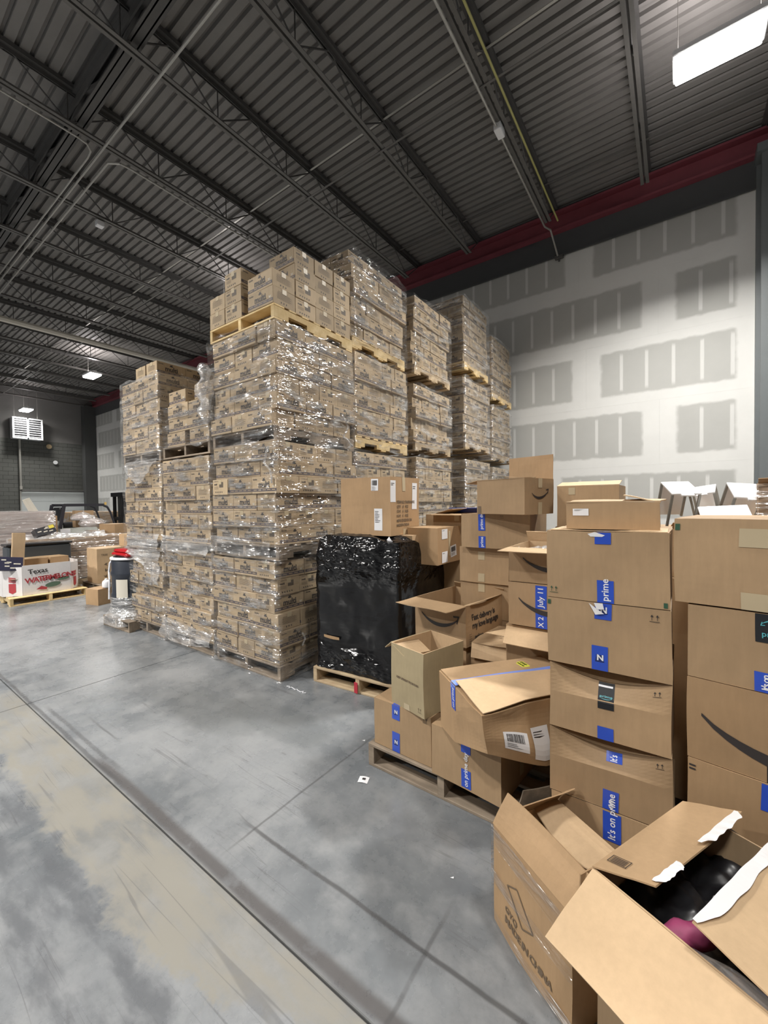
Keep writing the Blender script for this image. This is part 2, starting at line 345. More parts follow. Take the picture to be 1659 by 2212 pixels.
def drywall_mat():
    # paper-grey board: joints and screw lines covered in white compound (UV in metres; zw = board size)
    m, nt, b = new_mat('taped_drywall'); uv = nd(nt, 'ShaderNodeUVMap'); sx = nd(nt, 'ShaderNodeSeparateXYZ'); nt.links.new(uv.outputs[0], sx.inputs[0]); U, V = sx.outputs[0], sx.outputs[1]
    at = nd(nt, 'ShaderNodeAttribute'); at.attribute_type = 'OBJECT'; at.attribute_name = 'board_length'; Lb = at.outputs['Fac']
    e = tex_noise(nt, 5, 3, .5); e2 = math_n(nt, 'MULTIPLY', math_n(nt, 'SUBTRACT', e, .5), .09)
    dv = math_n(nt, 'ADD', math_n(nt, 'MINIMUM', V, math_n(nt, 'SUBTRACT', 1.2, V)), e2)
    du = math_n(nt, 'ADD', math_n(nt, 'MINIMUM', U, math_n(nt, 'SUBTRACT', Lb, U)), e2)
    g = math_n(nt, 'MULTIPLY', sstep(nt, dv, .15, .21), sstep(nt, du, .22, .30))
    # screw lines each 0.405 m
    fr = math_n(nt, 'ABSOLUTE', math_n(nt, 'SUBTRACT', math_n(nt, 'FRACT', math_n(nt, 'DIVIDE', U, .405)), .5))
    sl = math_n(nt, 'MULTIPLY', sstep(nt, math_n(nt, 'ADD', fr, math_n(nt, 'MULTIPLY', e2, .3)),   .085, .045), sstep(nt, dv, .22, .30))
    g = math_n(nt, 'MULTIPLY', g, math_n(nt, 'SUBTRACT', 1.0, math_n(nt, 'MULTIPLY', sl, .8)))
    n2 = tex_noise(nt, 2.5, 5, .6); c = mixc(nt, g, mixc(nt, n2, (.60, .60, .585), (.70, .70, .68)), mixc(nt, n2, (.40, .40, .385), (.46, .46, .44)))
    nt.links.new(c, b.inputs['Base Color']); b.inputs['Roughness'].default_value = .85; return m
M['drywall'] = drywall_mat()
# ------------------------------------------------------------------ the building
XL, XR, YB, YF, ZD = -26.36, 9.0, 9.0, -11.0, 7.56      # end walls in x, back wall, wall behind, deck underside
fl = MB(); fl.box(XL, YF, -.25, XR, YB, -.012, 0); floor = fl.build('floor', M['joint'], kind='structure')
xs = [XL, -21.8, -17.4, -13.0, -8.66, -4.30, .06, 4.4, XR]; ys = [YF, -7.9, -3.5, .95, 5.3, YB]
for i in range(len(xs) - 1):
    for j in range(len(ys) - 1):
        q = MB(); g = .004; q.rbox(xs[i] + g, ys[j] + g, -.012, xs[i+1] - g, ys[j+1] - g, 0, .003); q.build('floor_slab', M['floor'], floor)
# roof deck: ribbed steel sheet seen from below, ribs along x
dk = MB(); y = YF; pit = .152; x0, x1 = XL - .3, XR
while y < YB + .3:
    prof = [(y, ZD + .05), (y + .036, ZD + .05), (y + .046, ZD), (y + pit - .010, ZD), (y + pit, ZD + .05)]
    for (a, za), (c, zc) in zip(prof[:-1], prof[1:]): dk.face([(x0, a, za), (x0, c, zc), (x1, c, zc), (x1, a, za)])
    y += pit
dk.face([(x0, YF, ZD + .08), (x1, YF, ZD + .08), (x1, YB + .3, ZD + .08), (x0, YB + .3, ZD + .08)])
ceil = dk.build('ceiling', M['deck'], kind='structure')
# joists along y, resting on the back beam and crossing the girder at y 2.33
ZB, ZT = 7.0, 7.5
def joist(x):
    r = bpy.data.objects.new('roof_joist', None); C.objects.link(r); r.parent = ceil; r.location = (x, 0, 0)
    a = MB()
    for s in (-1, 1): a.box(s * .012 if s > 0 else -.066, YF + .3, ZT - .005, .066 if s > 0 else -.012, 8.95, ZT + .055); a.box(.012 if s > 0 else -.018, YF + .3, ZT - .06, .018 if s > 0 else -.012, 8.95, ZT)
    a.build('top_chord', M['steel_dark'], r)
    a = MB()
    for s in (-1, 1): a.box(.014 if s > 0 else -.062, YF + .3, ZB - .004, .062 if s > 0 else -.014, 8.38, ZB + .004); a.box(.014 if s > 0 else -.020, YF + .3, ZB, .020 if s > 0 else -.014, 8.38, ZB + .055)
    a.build('bottom_chord', M['steel_mid'], r)
    a = MB(); y = 8.38 - 10 * 1.22 - 5.0; y = 8.38 - 15 * 1.24
    while y < 8.3:
        a.tube((0, y, ZB + .02), (0, y + .62, ZT), .011, 5); a.tube((0, y + .62, ZT), (0, y + 1.24, ZB + .02), .011, 5); a.tube((0, y, ZB + .02), (0, y, ZT), .009, 5); y += 1.24
    a.tube((0, 8.36, ZB + .02), (0, 8.9, ZT), .011, 5)
    a.build('web', M['steel_dark'], r); return r
jx = [-.45, -2.03, -3.67, -5.26, -6.97, -8.78, -10.52, -12.2, -13.9, -15.6, -17.3, -19.0, -20.7, -22.4, -24.1, -25.7, 1.15, 2.75, 4.35, 5.95, 7.55]
j0 = joist(jx[0])
for x in jx[1:]: copy_tree(j0, ceil, (x, 0, 0), 0)
# girder along x
g = bpy.data.objects.new('roof_girder', None); C.objects.link(g); g.parent = ceil; g.location = (0, 0, 0)
a = MB(); a.box(XL, 2.24, ZT - .03, XR, 2.42, ZT + .05); a.box(XL, 2.28, ZT - .15, XR, 2.30, ZT); a.box(XL, 2.36, ZT - .15, XR, 2.38, ZT); a.build('top_chord', M['steel_dark'], g)
a = MB(); a.box(XL, 2.25, 7.10, XR, 2.41, 7.12); a.box(XL, 2.28, 7.1, XR, 2.295, 7.2); a.box(XL, 2.365, 7.1, XR, 2.38, 7.2); a.build('bottom_chord', M['steel_dark'], g)
a = MB(); x = XL
while x < XR: a.bar((x, 2.33, 7.13), (x + .85, 2.33, ZT - .05), .05, .05); a.bar((x + .85, 2.33, ZT - .05), (x + 1.7, 2.33, 7.13), .05, .05); x += 1.7
a.build('web', M['steel_dark'], g)
for (yy, zz, mm) in ((5.19, 7.47, 'galv'), (5.16, 6.985, 'steel_mid'), (8.02, 7.47, 'steel_mid'), (.2, 6.985, 'steel_mid')):
    a = MB(); a.box(XL, yy - .016, zz - .003, XR, yy + .016, zz + .003); a.box(XL, yy + .012, zz, XR, yy + .016, zz + .03); a.build('bridging_angle', M[mm], ceil)
# back wall: studs hidden, taped drywall boards; dark bulkhead and red beam above
wb = MB(); wb.box(XL, YB + .02, 0, XR, YB + .25, 6.64, 0); wall_back = wb.build('wall_back', M['plain_wall'], kind='structure')
bands = [-.02, 1.07, 2.25, 3.43, 4.62, 5.80, 6.64]
joints = {0: [-2.9], 1: [-2.2, 1.06], 2: [-.26], 3: [-1.47], 4: [-.28], 5: [-1.6]}
def board(x0, x1, z0, z1, ln):
    me = bpy.data.meshes.new('drywall_board'); t = .012; g = .0004
    x0 += g; x1 -= g; z0 += g; z1 -= g
    v = [(x0, 0, z0), (x1, 0, z0), (x1, 0, z1), (x0, 0, z1), (x0, t, z0), (x1, t, z0), (x1, t, z1), (x0, t, z1)]
    me.from_pydata(v, [], [(0,1,2,3),(4,7,6,5),(0,3,7,4),(1,5,6,2),(3,2,6,7),(0,4,5,1)]); me.materials.append(M['drywall'])
    u = me.uv_layers.new(name='UVMap')
    for lp in me.loops: c = me.vertices[lp.vertex_index].co; u.data[lp.index].uv = (c.x - x0, c.z - z0)
    o = bpy.data.objects.new('drywall_board', me); C.objects.link(o); o.parent = wall_back; o.location = (0, YB + .006, 0); o['board_length'] = float(ln)
for r in range(6):
    z0, z1 = bands[r], bands[r + 1]; j = joints[r][0]; ln = 3.66
    x = j
    while x > XL: board(max(x - ln, XL), x, z0, z1, ln if x - ln > XL else x - XL); x -= ln
    x = j
    while x < 1.02: board(x, min(x + ln, 1.06), z0, z1, min(x + ln, 1.06) - x); x += ln
    x = 1.62
    while x < XR: board(x, min(x + ln, XR), z0, z1, min(x + ln, XR) - x); x += ln
a = MB(); a.box(XL, YB - .03, 6.64, XR, YB + .25, 7.10); a.box(XL, YB - .05, 6.60, XR, YB - .02, 6.64); a.build('trim_1', M['bulkhead'], kind='structure')
a = MB(); a.box(XL, YB - .02, 7.10, XR, YB + .2, 7.50); a.box(XL, YB - .16, 7.42, XR, YB + .2, 7.46); a.box(XL, YB - .16, 7.06, XR, YB + .2, 7.10)
a.build('roof_beam', M['red_steel'], ceil)
# steel column with flanges beside the drywall
a = MB(); a.box(1.06, YB - .34, 0, 1.62, YB - .30, 7.1); a.box(1.06, YB - .02, 0, 1.62, YB + .02, 7.1); a.box(1.32, YB - .32, 0, 1.36, YB, 7.1); a.box(1.03, YB - .06, 0, 1.10, YB + .02, 7.1)
a.build('wall_column', M['column'], wall_back)
a = MB(); a.box(1.0, YB - .4, 6.95, 1.7, YB, 7.08); a.box(1.25, 6.8, 7.0, 1.31, YB, 7.10); a.build('column_cap', M['column'], wall_back)
# end wall of painted block with dock doors
wl = MB(); wl.box(XL - .3, YF, 0, XL - .06, YB + .1, ZD, 0); wall_left = wl.build('wall_left', M['mortar'], kind='structure')
a = MB(); a.box(XL - .06, YF, 5.0, XL + .0, YB, ZD); a.build('painted_band', M['wall_upper'], wall_left)
a = MB(); z = 0; k = 0
DO = [(5.84, 8.5), (.9, 3.6)]
while z < 4.98:
    y = 9.0 - (.2 if k % 2 else 0)
    while y > -2.0:
        ya, yb = y - .396, y
        if not any(ya > d0 - .05 and yb < d1 + .45 and z < 2.3 for d0, d1 in DO): a.rbox(XL - .07, ya, z + .004, XL - .001 + random.Random(k * 99 + int(y * 50)).uniform(-.004, .004), yb, z + .196, .004)
        y -= .4
    z += .2; k += 1
a.build('block_courses', M['block'], wall_left, kind='stuff')
for n, (d0, d1) in enumerate(DO):
    d = bpy.data.objects.new('door_%d' % (n + 1), None); C.objects.link(d); d['kind'] = 'structure'; d.location = (XL + .05, d0, 0)
    for r in range(5):
        a = MB(); a.rbox(0, 0, r * .48 + .004, .045, d1 - d0, r * .48 + .476, .006)
        a.box(.045, (d1 - d0) / 2 - .04, r * .48 + .01, .052, (d1 - d0) / 2 + .04, r * .48 + .47)
        a.build('door_panel', M['door_white'], d)
    for yy in (-.06, d1 - d0 + .02):
        a = MB(); a.box(0, yy, 0, .09, yy + .05, 4.98); a.build('door_track', M['galv'], d)
    a = MB(); a.tube((.10, -.05, 2.46), (.10, d1 - d0 + .05, 2.46), .03, 8); a.build('door_shaft', M['steel_dark'], d)
a = MB(); a.box(XL - .02, YB - .55, 0, XL + .45, YB - .02, 7.1); a.build('corner_column', plain('corner_paint', (.06, .062, .062), .7), wall_left)
a = MB(); a.box(XL, YF - .25, 0, XR, YF, ZD); a.build('wall_front', M['plain_wall'], kind='structure')
a = MB(); a.box(XR, YF, 0, XR + .25, YB, ZD); a.build('wall_right', M['plain_wall'], kind='structure')

# lamps
def high_bay(x, y, z, label, grp=None):
    t = thing('high_bay_lamp', label, 'lamp', (x, y, z), 0, grp)
    a = MB(); a.rbox(-.41, -.20, .0, .41, .20, .07, .01); a.rbox(-.3, -.06, .07, .3, .06, .13, .01); a.build('housing', M['white_metal'], t)
    a = MB(); a.rbox(-.385, -.175, -.055, .385, .175, -.001, .012); a.build('diffuser', M['lamp'], t)
    for s in (-1, 1):
        a = MB(); a.tube((s * .36, 0, .07), (s * .36, 0, ZD - z + .02), .004, 5); a.build('hanger_wire', M['galv'], t)
labs = ['large bright high bay lamp under the roof above the drywall', 'high bay lamp hidden behind the top of the front pallet stack',
        'bright high bay lamp hanging far off over the clutter left of the pallet stacks', 'small far lamp glowing just above the white louvred heater',
        'high bay lamp in the row behind the viewer, above the open boxes', 'high bay lamp in the row behind the viewer, near the pallets', 'high bay lamp in the row behind the viewer, far along the aisle', 'short lamp behind the viewer, over the aisle on its own', 'added unseen lamp farthest behind the viewer, for glints on the front stack wrap']
for (x, y, z, p), l in zip(LAMPS, labs): high_bay(x, y, z, l)

# pipes and conduits under the roof
def pipe(name, pts, r, mat, label, cat='pipe', n=8, grp=None):
    a = MB(); a.path(pts, r, n)
    for p in pts[1:-1]:
        a.lathe([(0, -r * 1.05), (r * 1.05, 0), (0, r * 1.05)], 8, 0, (0, 0)) if False else None
    return tag(a.build(name, mat), label, cat, grp)
pipe('conduit', [(XR - .5, 2.60, 6.93), (-6.94, 2.60, 6.93), (-13.5, 2.60, 6.93), (-20, 2.6, 6.93)], .016, M['galv'], 'long straight conduit crossing under the roof joists, left of the front stack')
pipe('conduit', [(-7.0, 8.3, 6.92), (-7.0, 3.0, 6.92), (-7.02, 2.86, 6.92), (-7.16, 2.74, 6.92), (-7.3, 2.74, 6.92), (-19.6, 2.74, 6.92)], .016, M['galv'], 'bright conduit that bends off the long one towards the pallet stacks')
pipe('conduit', [(-7.0, -4, 6.92), (-7.0, 2.3, 6.92), (-7.02, 2.42, 6.92), (-7.12, 2.5, 6.92), (-7.3, 2.52, 6.92), (-13.6, 2.52, 6.92)], .014, M['galv'], 'thin conduit that bends off the long one away from the pallet stacks')
pipe('sprinkler_pipe', [(-13.75, -5, 6.3), (-13.45, 9.0, 6.3)], .075, M['pipe_cream'], 'thick pale pipe running low under the joists behind the pallet stacks')
pipe('conduit', [(-2.10, -4, 6.95), (-2.10, 8.40, 6.95), (-2.04, 8.6, 6.97), (-1.98, 8.93, 6.60)], .017, M['galv'], 'pale conduit along the joist that ends at the top of the drywall')
pipe('gas_pipe', [(-1.86, -4, 6.97), (-1.86, 8.40, 6.97)], .015, plain('gas_yellow', (.42, .40, .14), .4), 'thin yellow pipe beside the joist with the small white box')
a = MB(); a.rbox(-.05, -.10, -.06, .05, .10, .05, .008); a.box(-.052, -.05, -.03, .052, .05, .02); tag(a.build('junction_box', M['white_metal'], loc=(-2.09, 5.87, 6.965)), 'small white electrical box on the pale conduit', 'electrical box')
a = MB(); a.rbox(-.06, -.06, -.05, .06, .06, .05, .008); a.tube((0, 0, .05), (0, 0, .2), .01); tag(a.build('junction_box', M['white_metal'], loc=(-8.84, 3.22, 6.93)), 'tiny pale box under a joist left of the front pallet stack', 'electrical box')
a = MB(); a.rbox(-.08, -.02, -.03, .08, .06, .03, .006); a.tube((0, .02, -.08), (0, .02, 0), .02); tag(a.build('wall_bracket', M['steel_dark'], loc=(-1.96, 8.94, 6.58)), 'dark fitting where the conduit meets the drywall top', 'fitting')
# louvred unit heater under the far lamp
t = thing('unit_heater', 'white louvred heater box hung on the block wall under the far lamp', 'heater', (XL + .5, 5.5, 4.98))
a = MB(); a.rbox(-.45, 0, 0, .0, 1.15, 1.02, .02); a.build('housing', M['white_metal'], t)
a = MB(); a.box(0, .0, 0, .03, .06, 1.02); a.box(0, 1.09, 0, .03, 1.15, 1.02); a.box(0, .54, 0, .03, .61, 1.02); a.box(0, .06, .96, .03, 1.09, 1.02); a.box(0, .06, 0, .03, 1.09, .06); a.build('front_frame', M['white_metal'], t)
for c in range(2):
    for k in range(8):
        a = MB(); T = Matrix.Translation((.012, .06 + c * .55, .10 + k * .11)) @ Matrix.Rotation(-.7, 4, 'Y'); a.box(-.03, 0, -.004, .03, .48, .004, 0, T); a.build('louvre', M['white_metal'], t)
a = MB(); a.box(.001, .06, .06, .003, 1.09, .96); a.build('dark_opening', M['black_plastic'], t)
for yy in (.12, 1.0): a = MB(); a.tube((-.2, yy, 1.02), (-.2, yy, 2.4), .008); a.build('hanger_rod', M['galv'], t)
a = MB(); a.tube((0, 0, 0), (0, 0, -2.4), .045); a.box(-.05, -.05, -2.45, .05, .05, -2.3); tag(a.build('wall_pipe', M['galv'], loc=(XL + .15, 5.82, 4.98)), 'pale vertical pipe running down the block wall below the heater', 'pipe')
a = MB(); a.lathe([(0, 0), (.10, .02), (.12, .06), (0, .07)], 12); o = a.build('alarm_bell', plain('bell', (.55, .42, .25), .4)); o.rotation_euler = (0, PI/2, 0); o.location = (XL + .01, 7.0, 4.75); tag(o, 'small tan bell on the block wall right of the heater', 'bell')
a = MB(); a.lathe([(0, 0), (.08, .02), (.10, .06), (0, .07)], 12); o = a.build('wall_light', M['white_metal']); o.rotation_euler = (0, PI/2, 0); o.location = (XL + .01, 7.25, 3.95); tag(o, 'small round white fitting on the block wall above the dock door', 'wall light')

# ------------------------------------------------------------------ pallets
def pallet_proto(mat, W=1.0, D=1.07, name='wooden_pallet'):
    t = thing(name, '', 'pallet'); H = .135
    for x in (0.0, W / 2 - .02, W - .04):
        a = MB(); y0 = 0
        a.box(x, 0, .018, x + .04, .17, H - .018); a.box(x, .17, .065, x + .04, .40, H - .018); a.box(x, .40, .018, x + .04, D - .40, H - .018); a.box(x, D - .40, .065, x + .04, D - .17, H - .018); a.box(x, D - .17, .018, x + .04, D, H - .018)
        a.build('stringer', mat, t)
    rnd = random.Random(5); n = 7
    for k in range(n):
        wd = .12 if k in (0, n - 1) else .088; y0 = k * (D - .12) / (n - 1) + (0 if k in (0, n-1) else .016)
        a = MB(); a.rbox(-.003 + rnd.uniform(-.006, .006), y0, H - .017, W + rnd.uniform(-.003, .006), y0 + wd, H, .002); a.build('deck_board', mat, t)
    for y0 in (0.0, D / 2 - .05, D - .1):
        a = MB(); a.rbox(0, y0, 0, W, y0 + .1, .017, .002); a.build('bottom_board', mat, t)
    return t
PP = {k: pallet_proto(M[k]) for k in ('wood', 'wood_grey', 'wood_yellow')}; used_p = set()
def pallet(kind, x, y, z, label, rz=0, sx=1, sy=1):
    p = PP[kind]
    if kind in used_p: p = copy_tree(p)
    used_p.add(kind); p.location = (x, y, z); p.rotation_euler[2] = rz; p.scale = (sx, sy, 1); p['label'] = label; p['group'] = 'wooden pallets'; return p

# ------------------------------------------------------------------ printed cases on the stacks
LC, SC, HC = .36, .265, .157
def case_mesh():
    a = MB(); a.rbox(.002, .002, 0, LC - .002, SC - .002, HC - .002, .003, 0)
    e = .0009
    for side in (0, 1):
        fr = (lambda x, y: (x, .002 - e, y)) if side == 0 else (lambda x, y: (LC - x, SC - .002 + e, y))
        a.face([fr(.004, .020), fr(LC - .004, .020), fr(LC - .004, .046), fr(.004, .046)], 2)
        for k in range(5): x = .03 + k * .066; a.face([(lambda p: (p[0], p[1] + (-.0004 if side == 0 else .0004), p[2]))(fr(*q)) for q in ((x, .030), (x + .045, .030), (x + .045, .036), (x, .036))], 0)
        put_text(a, 'multi', .078, fr, LC * .5, .056, 1, .0030, 1.0, center=True)
        put_poly(a, [(-.02, 0), (-.008, .012), (-.012, .022), (0, .014), (.012, .024), (.009, .010), (.022, 0), (0, -.004)], fr, LC * .5, .118, 1, 1.25)
        put_text(a, 'Garden', .021, fr, .02, .124, 1, .0005)
        put_text(a, 'taste', .018, fr, LC * .66, .054, 1); put_poly(a, [(0, 0), (.006, -.02), (.011, -.006), (.016, -.02), (.024, 0), (.018, 0), (.015, -.009), (.011, 0), (.008, -.009), (.006, 0)], fr, LC - .06, .072, 4, 1.3)
        put_poly(a, [(0, 0), (.14, 0), (.14, .003), (0, .003)], fr, LC * .32, .054, 1)
    for side in (0, 1):
        fr = (lambda x, y: (LC - .002 + e, x, y)) if side == 0 else (lambda x, y: (.002 - e, SC - x, y))
        if side == 0:
            a.face([fr(.12, .075), fr(.19, .075), fr(.19, .13), fr(.12, .13)], 3)
            for k in range(8): x = .123 + k * .0085; a.face([(p[0] + .0004, p[1], p[2]) for p in (fr(x, .078), fr(x + .004, .078), fr(x + .004, .127), fr(x, .127))], 1)
            put_text(a, 'multi', .026, fr, .03, .10, 1, .001); put_text(a, 'GARDEN VEG', .013, fr, .03, .132, 1)
            for k in range(4): put_poly(a, [(0, 0), (.10, 0), (.10, .0022), (0, .0022)], fr, .03, .060 + k * .008, 1, .75)
            for k in range(5): put_poly(a, [(0, 0), (.012, 0), (.012, .018), (.006, .010), (0, .018)], fr, .05 + k * .028, .022, 1)
        else:
            put_text(a, 'Vitamin', .014, fr, .10, .132, 1); put_text(a, 'RICE AND VEGETABLE', .011, fr, .06, .116, 1)
            for k in range(7): put_poly(a, [(0, 0), (.15 + .02 * (k % 2), 0), (.15 + .02 * (k % 2), .0022), (0, .0022)], fr, .05, .056 + k * .0085, 1)
            for k in range(3): put_poly(a, [(0, 0), (.010, 0), (.010, .014), (0, .014)], fr, .09 + k * .03, .022, 1)
    a.box(.0, SC/2 - .025, HC - .045, .0015, SC/2 + .025, HC - .002, 5); a.box(LC - .0015, SC/2 - .025, HC - .05, LC, SC/2 + .025, HC - .002, 5)
    return a
CASE = case_mesh(); CMATS = [M['case'], M['case_print'], M['case_band'], M['case_bar'], M['case_white'], M['tape_clear']]
CME = CASE.mesh('printed_case', CMATS)
PLAIN = MB(); PLAIN.box(.002, .002, 0, LC - .002, SC - .002, HC - .002)
STUFF = {}
rnd = random.Random(11)
ORD = ['first', 'second', 'third', 'fourth', 'fifth', 'sixth', 'seventh', 'eighth']
def put_case(loc, long_y, label, stack, flip=False):
    # loc = min corner of the footprint; long_y turns the long side along y
    jx_, jy_ = rnd.uniform(-.007, .007), rnd.uniform(-.007, .007); ja = rnd.uniform(-.014, .014)
    T = Matrix.Translation((loc[0] + jx_, loc[1] + jy_, loc[2]))
    if long_y: T = T @ Matrix.Translation((SC, 0, 0)) @ Matrix.Rotation(PI / 2, 4, 'Z')
    if flip: T = T @ Matrix.Translation((LC, SC, 0)) @ Matrix.Rotation(PI, 4, 'Z')
    T = T @ Matrix.Rotation(ja, 4, 'Z')
    if label:
        o = bpy.data.objects.new('printed_case', CME); C.objects.link(o); o.matrix_world = T
        tag(o, label, 'box', 'printed cases on the pallets'); return o
    STUFF.setdefault(stack.replace('_fill', ''), MB()).add(PLAIN if stack.endswith('_fill') else CASE, T)
def layer(kind, X, Y, z, name, side_vis, front_vis, stuffkey, skip_front=False, swap=False):
    # X, Y = front corner (largest x, smallest y). name = words for the labels
    jx0, jy0 = rnd.uniform(-.034, .022), rnd.uniform(-.020, .030); X += jx0; Y += jy0
    def c(x, y, ly, role, word):
        vis = side_vis if role == 'side' else front_vis if role == 'front' else (side_vis or front_vis) if role == 'corner' else False
        lab = None
        if vis and name: lab = 'printed case, %s, %s' % (name, word)
        key = None if lab else (stuffkey if role != 'fill' else stuffkey + '_fill')
        put_case((X + x, Y + y, z), ly, lab, key, flip=rnd.random() < .5)
    if kind == 'A':
        for k in range(3):
            if skip_front and k == 0: continue
            c(-SC, k * LC, True, 'corner' if k == 0 else 'side', 'at the corner' if k == 0 else '%s back along the side' % ORD[k])
        if not skip_front:
            for k in range(2): c(-SC - (k + 1) * LC, 0, False, 'front', '%s across the front' % ORD[k + 1])
        for i in range(2):
            for j in range(3): c(-SC - (i + 1) * LC, SC + .004 + j * SC, False, 'fill', '')
    else:
        for k in range(4):
            if skip_front and k == 0: continue
            c(-LC, k * SC, False, 'corner' if k == 0 else 'side', 'at the corner' if k == 0 else '%s back along the side' % ORD[k])
        if not skip_front:
            if swap: c(-LC - LC, 0, False, 'front', 'second across the front'); c(-LC - LC - SC, 0, True, 'front', 'third across the front')
            else: c(-LC - SC, 0, True, 'front', 'second across the front'); c(-LC - SC - LC, 0, False, 'front', 'third across the front')
        for j in range(3):
            c(-LC - LC, SC + .004 + j * SC, False, 'fill', ''); 
        for j in range(2): c(-LC - LC - SC, LC + .004 + j * LC, True, 'fill', '')
def wrap_load(X, Y, z0, z1, label, mat='wrap', W=.985, D=1.075, amp=.016, seed=0, top=False, rag=.05):
    a = MB(); n = 84; nv = max(6, int((z1 - z0) / .035)); o_ = .026
    pts = []
    per = [(-W - o_, -o_), (o_, -o_), (o_, D + o_), (-W - o_, D + o_)]
    for i in range(4):
        p, q = per[i], per[(i + 1) % 4]
        for k in range(n // 4): t = k / (n // 4); pts.append((p[0] + (q[0] - p[0]) * t, p[1] + (q[1] - p[1]) * t, i, t))
    cx, cy = -W / 2, D / 2
    for j in range(nv + 1):
        t = j / nv
        for (x, y, i, s) in pts:
            z = z0 + (z1 - z0) * t
            if j == nv: z += noise.noise(Vector((x * 4 + seed, y * 4, 1))) * rag
            if j == 0: z += noise.noise(Vector((x * 3 + seed, y * 3, 4))) * rag
            nx, ny = ((0, -1), (1, 0), (0, 1), (-1, 0))[i]
            h = (noise.noise(Vector((x * 2.5 + seed, y * 2.5, z * 7))) + .6 * noise.noise(Vector((x * 9, y * 9 + seed, z * 22)))) * amp + .004
            if j == 0: h += .012
            cs = 1.0 - .010 * (min(s, 1 - s) < .02)
            a.v.append((x * cs + nx * max(h, -.008), y * cs + ny * max(h, -.008), z))
    N = len(pts)
    for j in range(nv):
        for i in range(N): i2 = (i + 1) % N; a.f.append((j*N + i, j*N + i2, (j+1)*N + i2, (j+1)*N + i)); a.m.append(0)
    return tag(a.build('stretch_wrap', M[mat], loc=(X, Y, 0), smooth=True), label, 'plastic wrap', 'clear stretch wrap on the pallet loads')
TIERH = HC
def load(X, Y, z0, tiers, name, side, front, stuffkey, first='A', pal='wood', plabel='', custom=None, palz=True):
    if palz: pallet(pal, X - .99, Y, z0, plabel)
    for t in range(tiers):
        k = first if t % 2 == 0 else ('B' if first == 'A' else 'A')
        layer(k, X, Y, z0 + .138 + t * TIERH, name and '%s, %s tier' % (name, ORD[t]), side, front, stuffkey, swap=(t % 4 > 1))
# front corner stack
LV = ['lowest', 'second', 'third', 'top']
S1X, S1Y = -2.905, 2.39
zz = [0, 1.095, 2.175]
for k, z in enumerate(zz):
    load(S1X + (0, .02, -.005)[k], S1Y + (0, -.01, .01)[k], z, 6, 'front corner stack, %s load' % LV[k], True, True, 'corner', 'B' if k != 1 else 'A', 'wood_grey', 'worn pallet under the %s load of the front corner stack' % LV[k])
    wrap_load(S1X + (0, .02, -.005)[k], S1Y, z + .0, z + 1.10, 'clear stretch wrap round the %s load of the front corner stack' % LV[k], 'wrap', seed=k * 7.3)
pallet('wood_yellow', S1X - .99, S1Y, 3.255, 'fresh yellow pallet under the unwrapped top load of the front corner stack')
nm = 'front corner stack, top load, %s tier'
for t in range(4):
    z = 3.255 + .138 + t * TIERH; X, Y = S1X, S1Y
    for k in range(4):
        if t >= 2 and k == 0: continue
        put_case((X - LC, Y + k * SC, z), False, 'printed case, ' + nm % ORD[t] + (', at the corner' if k == 0 else ', %s back along the side' % ORD[k]), None, flip=(k % 2 == 0))
    if t < 2: put_case((X - .99, Y, z), True, 'printed case, ' + nm % ORD[t] + ', outermost of the end pair', None)
    if t < 3: put_case((X - .99 + SC + .004, Y, z), True, 'printed case, ' + nm % ORD[t] + ', inner of the end pair', None, True)
    for j in range(2): put_case((X - LC - SC, Y + .36 + j * LC, z), True, None, 'corner_fill')
    for j in range(2): put_case((X - LC - 2 * SC - .002, Y + .36 + j * LC, z), True, None, 'corner_fill')
# second front stack
S2X, S2Y = -3.955, 2.40
for k, z in enumerate((0, 1.05)):
    load(S2X, S2Y, z, 6 if k == 0 else 6, 'middle front stack, %s load' % LV[k], False, True, 'middle', 'A' if k == 0 else 'B', 'wood_grey', 'worn pallet under the %s load of the middle front stack' % LV[k])
    wrap_load(S2X, S2Y, z, z + 1.07, 'clear stretch wrap round the %s load of the middle front stack' % LV[k], 'wrap', W=.98, seed=31 + k * 3.1)
pallet('wood_grey', S2X - .95, S2Y - .02, 2.145, 'dark pallet under the top load of the middle front stack', sx=.98)
for t, row in enumerate((((-.36, 'right hand'), (-.86, 'left hand')), ((-.36, 'right hand'), (-.726, 'left hand')), ((-.36, 'right hand'), (-.726, 'left hand')), ((-.30, 'right hand'), (-.84, 'left hand')))):
    for x, wd in row:
        o = put_case((S2X + x, S2Y, 2.145 + .138 + t * TIERH), False, 'printed case, middle front stack, top load, %s tier, %s one' % (ORD[t], wd), None)
        if t in (1, 2): o.scale = (1.22, 1, 1); o.location.x += (-.08 if 'right' in wd else -.125)
        elif t == 0: o.scale = (1.1, 1, 1); o.location.x -= .03
    for j in range(2):
        for x in (-.36, -.73): put_case((S2X + x, S2Y + .3 + j * .28, 2.145 + .138 + t * TIERH), False, None, 'middle_fill')
wrap_load(S2X + .01, S2Y, 2.27, 2.72, 'thin clear wrap round the lower tiers of the middle front stack top load', 'wrap', W=.92, seed=77, rag=.08)
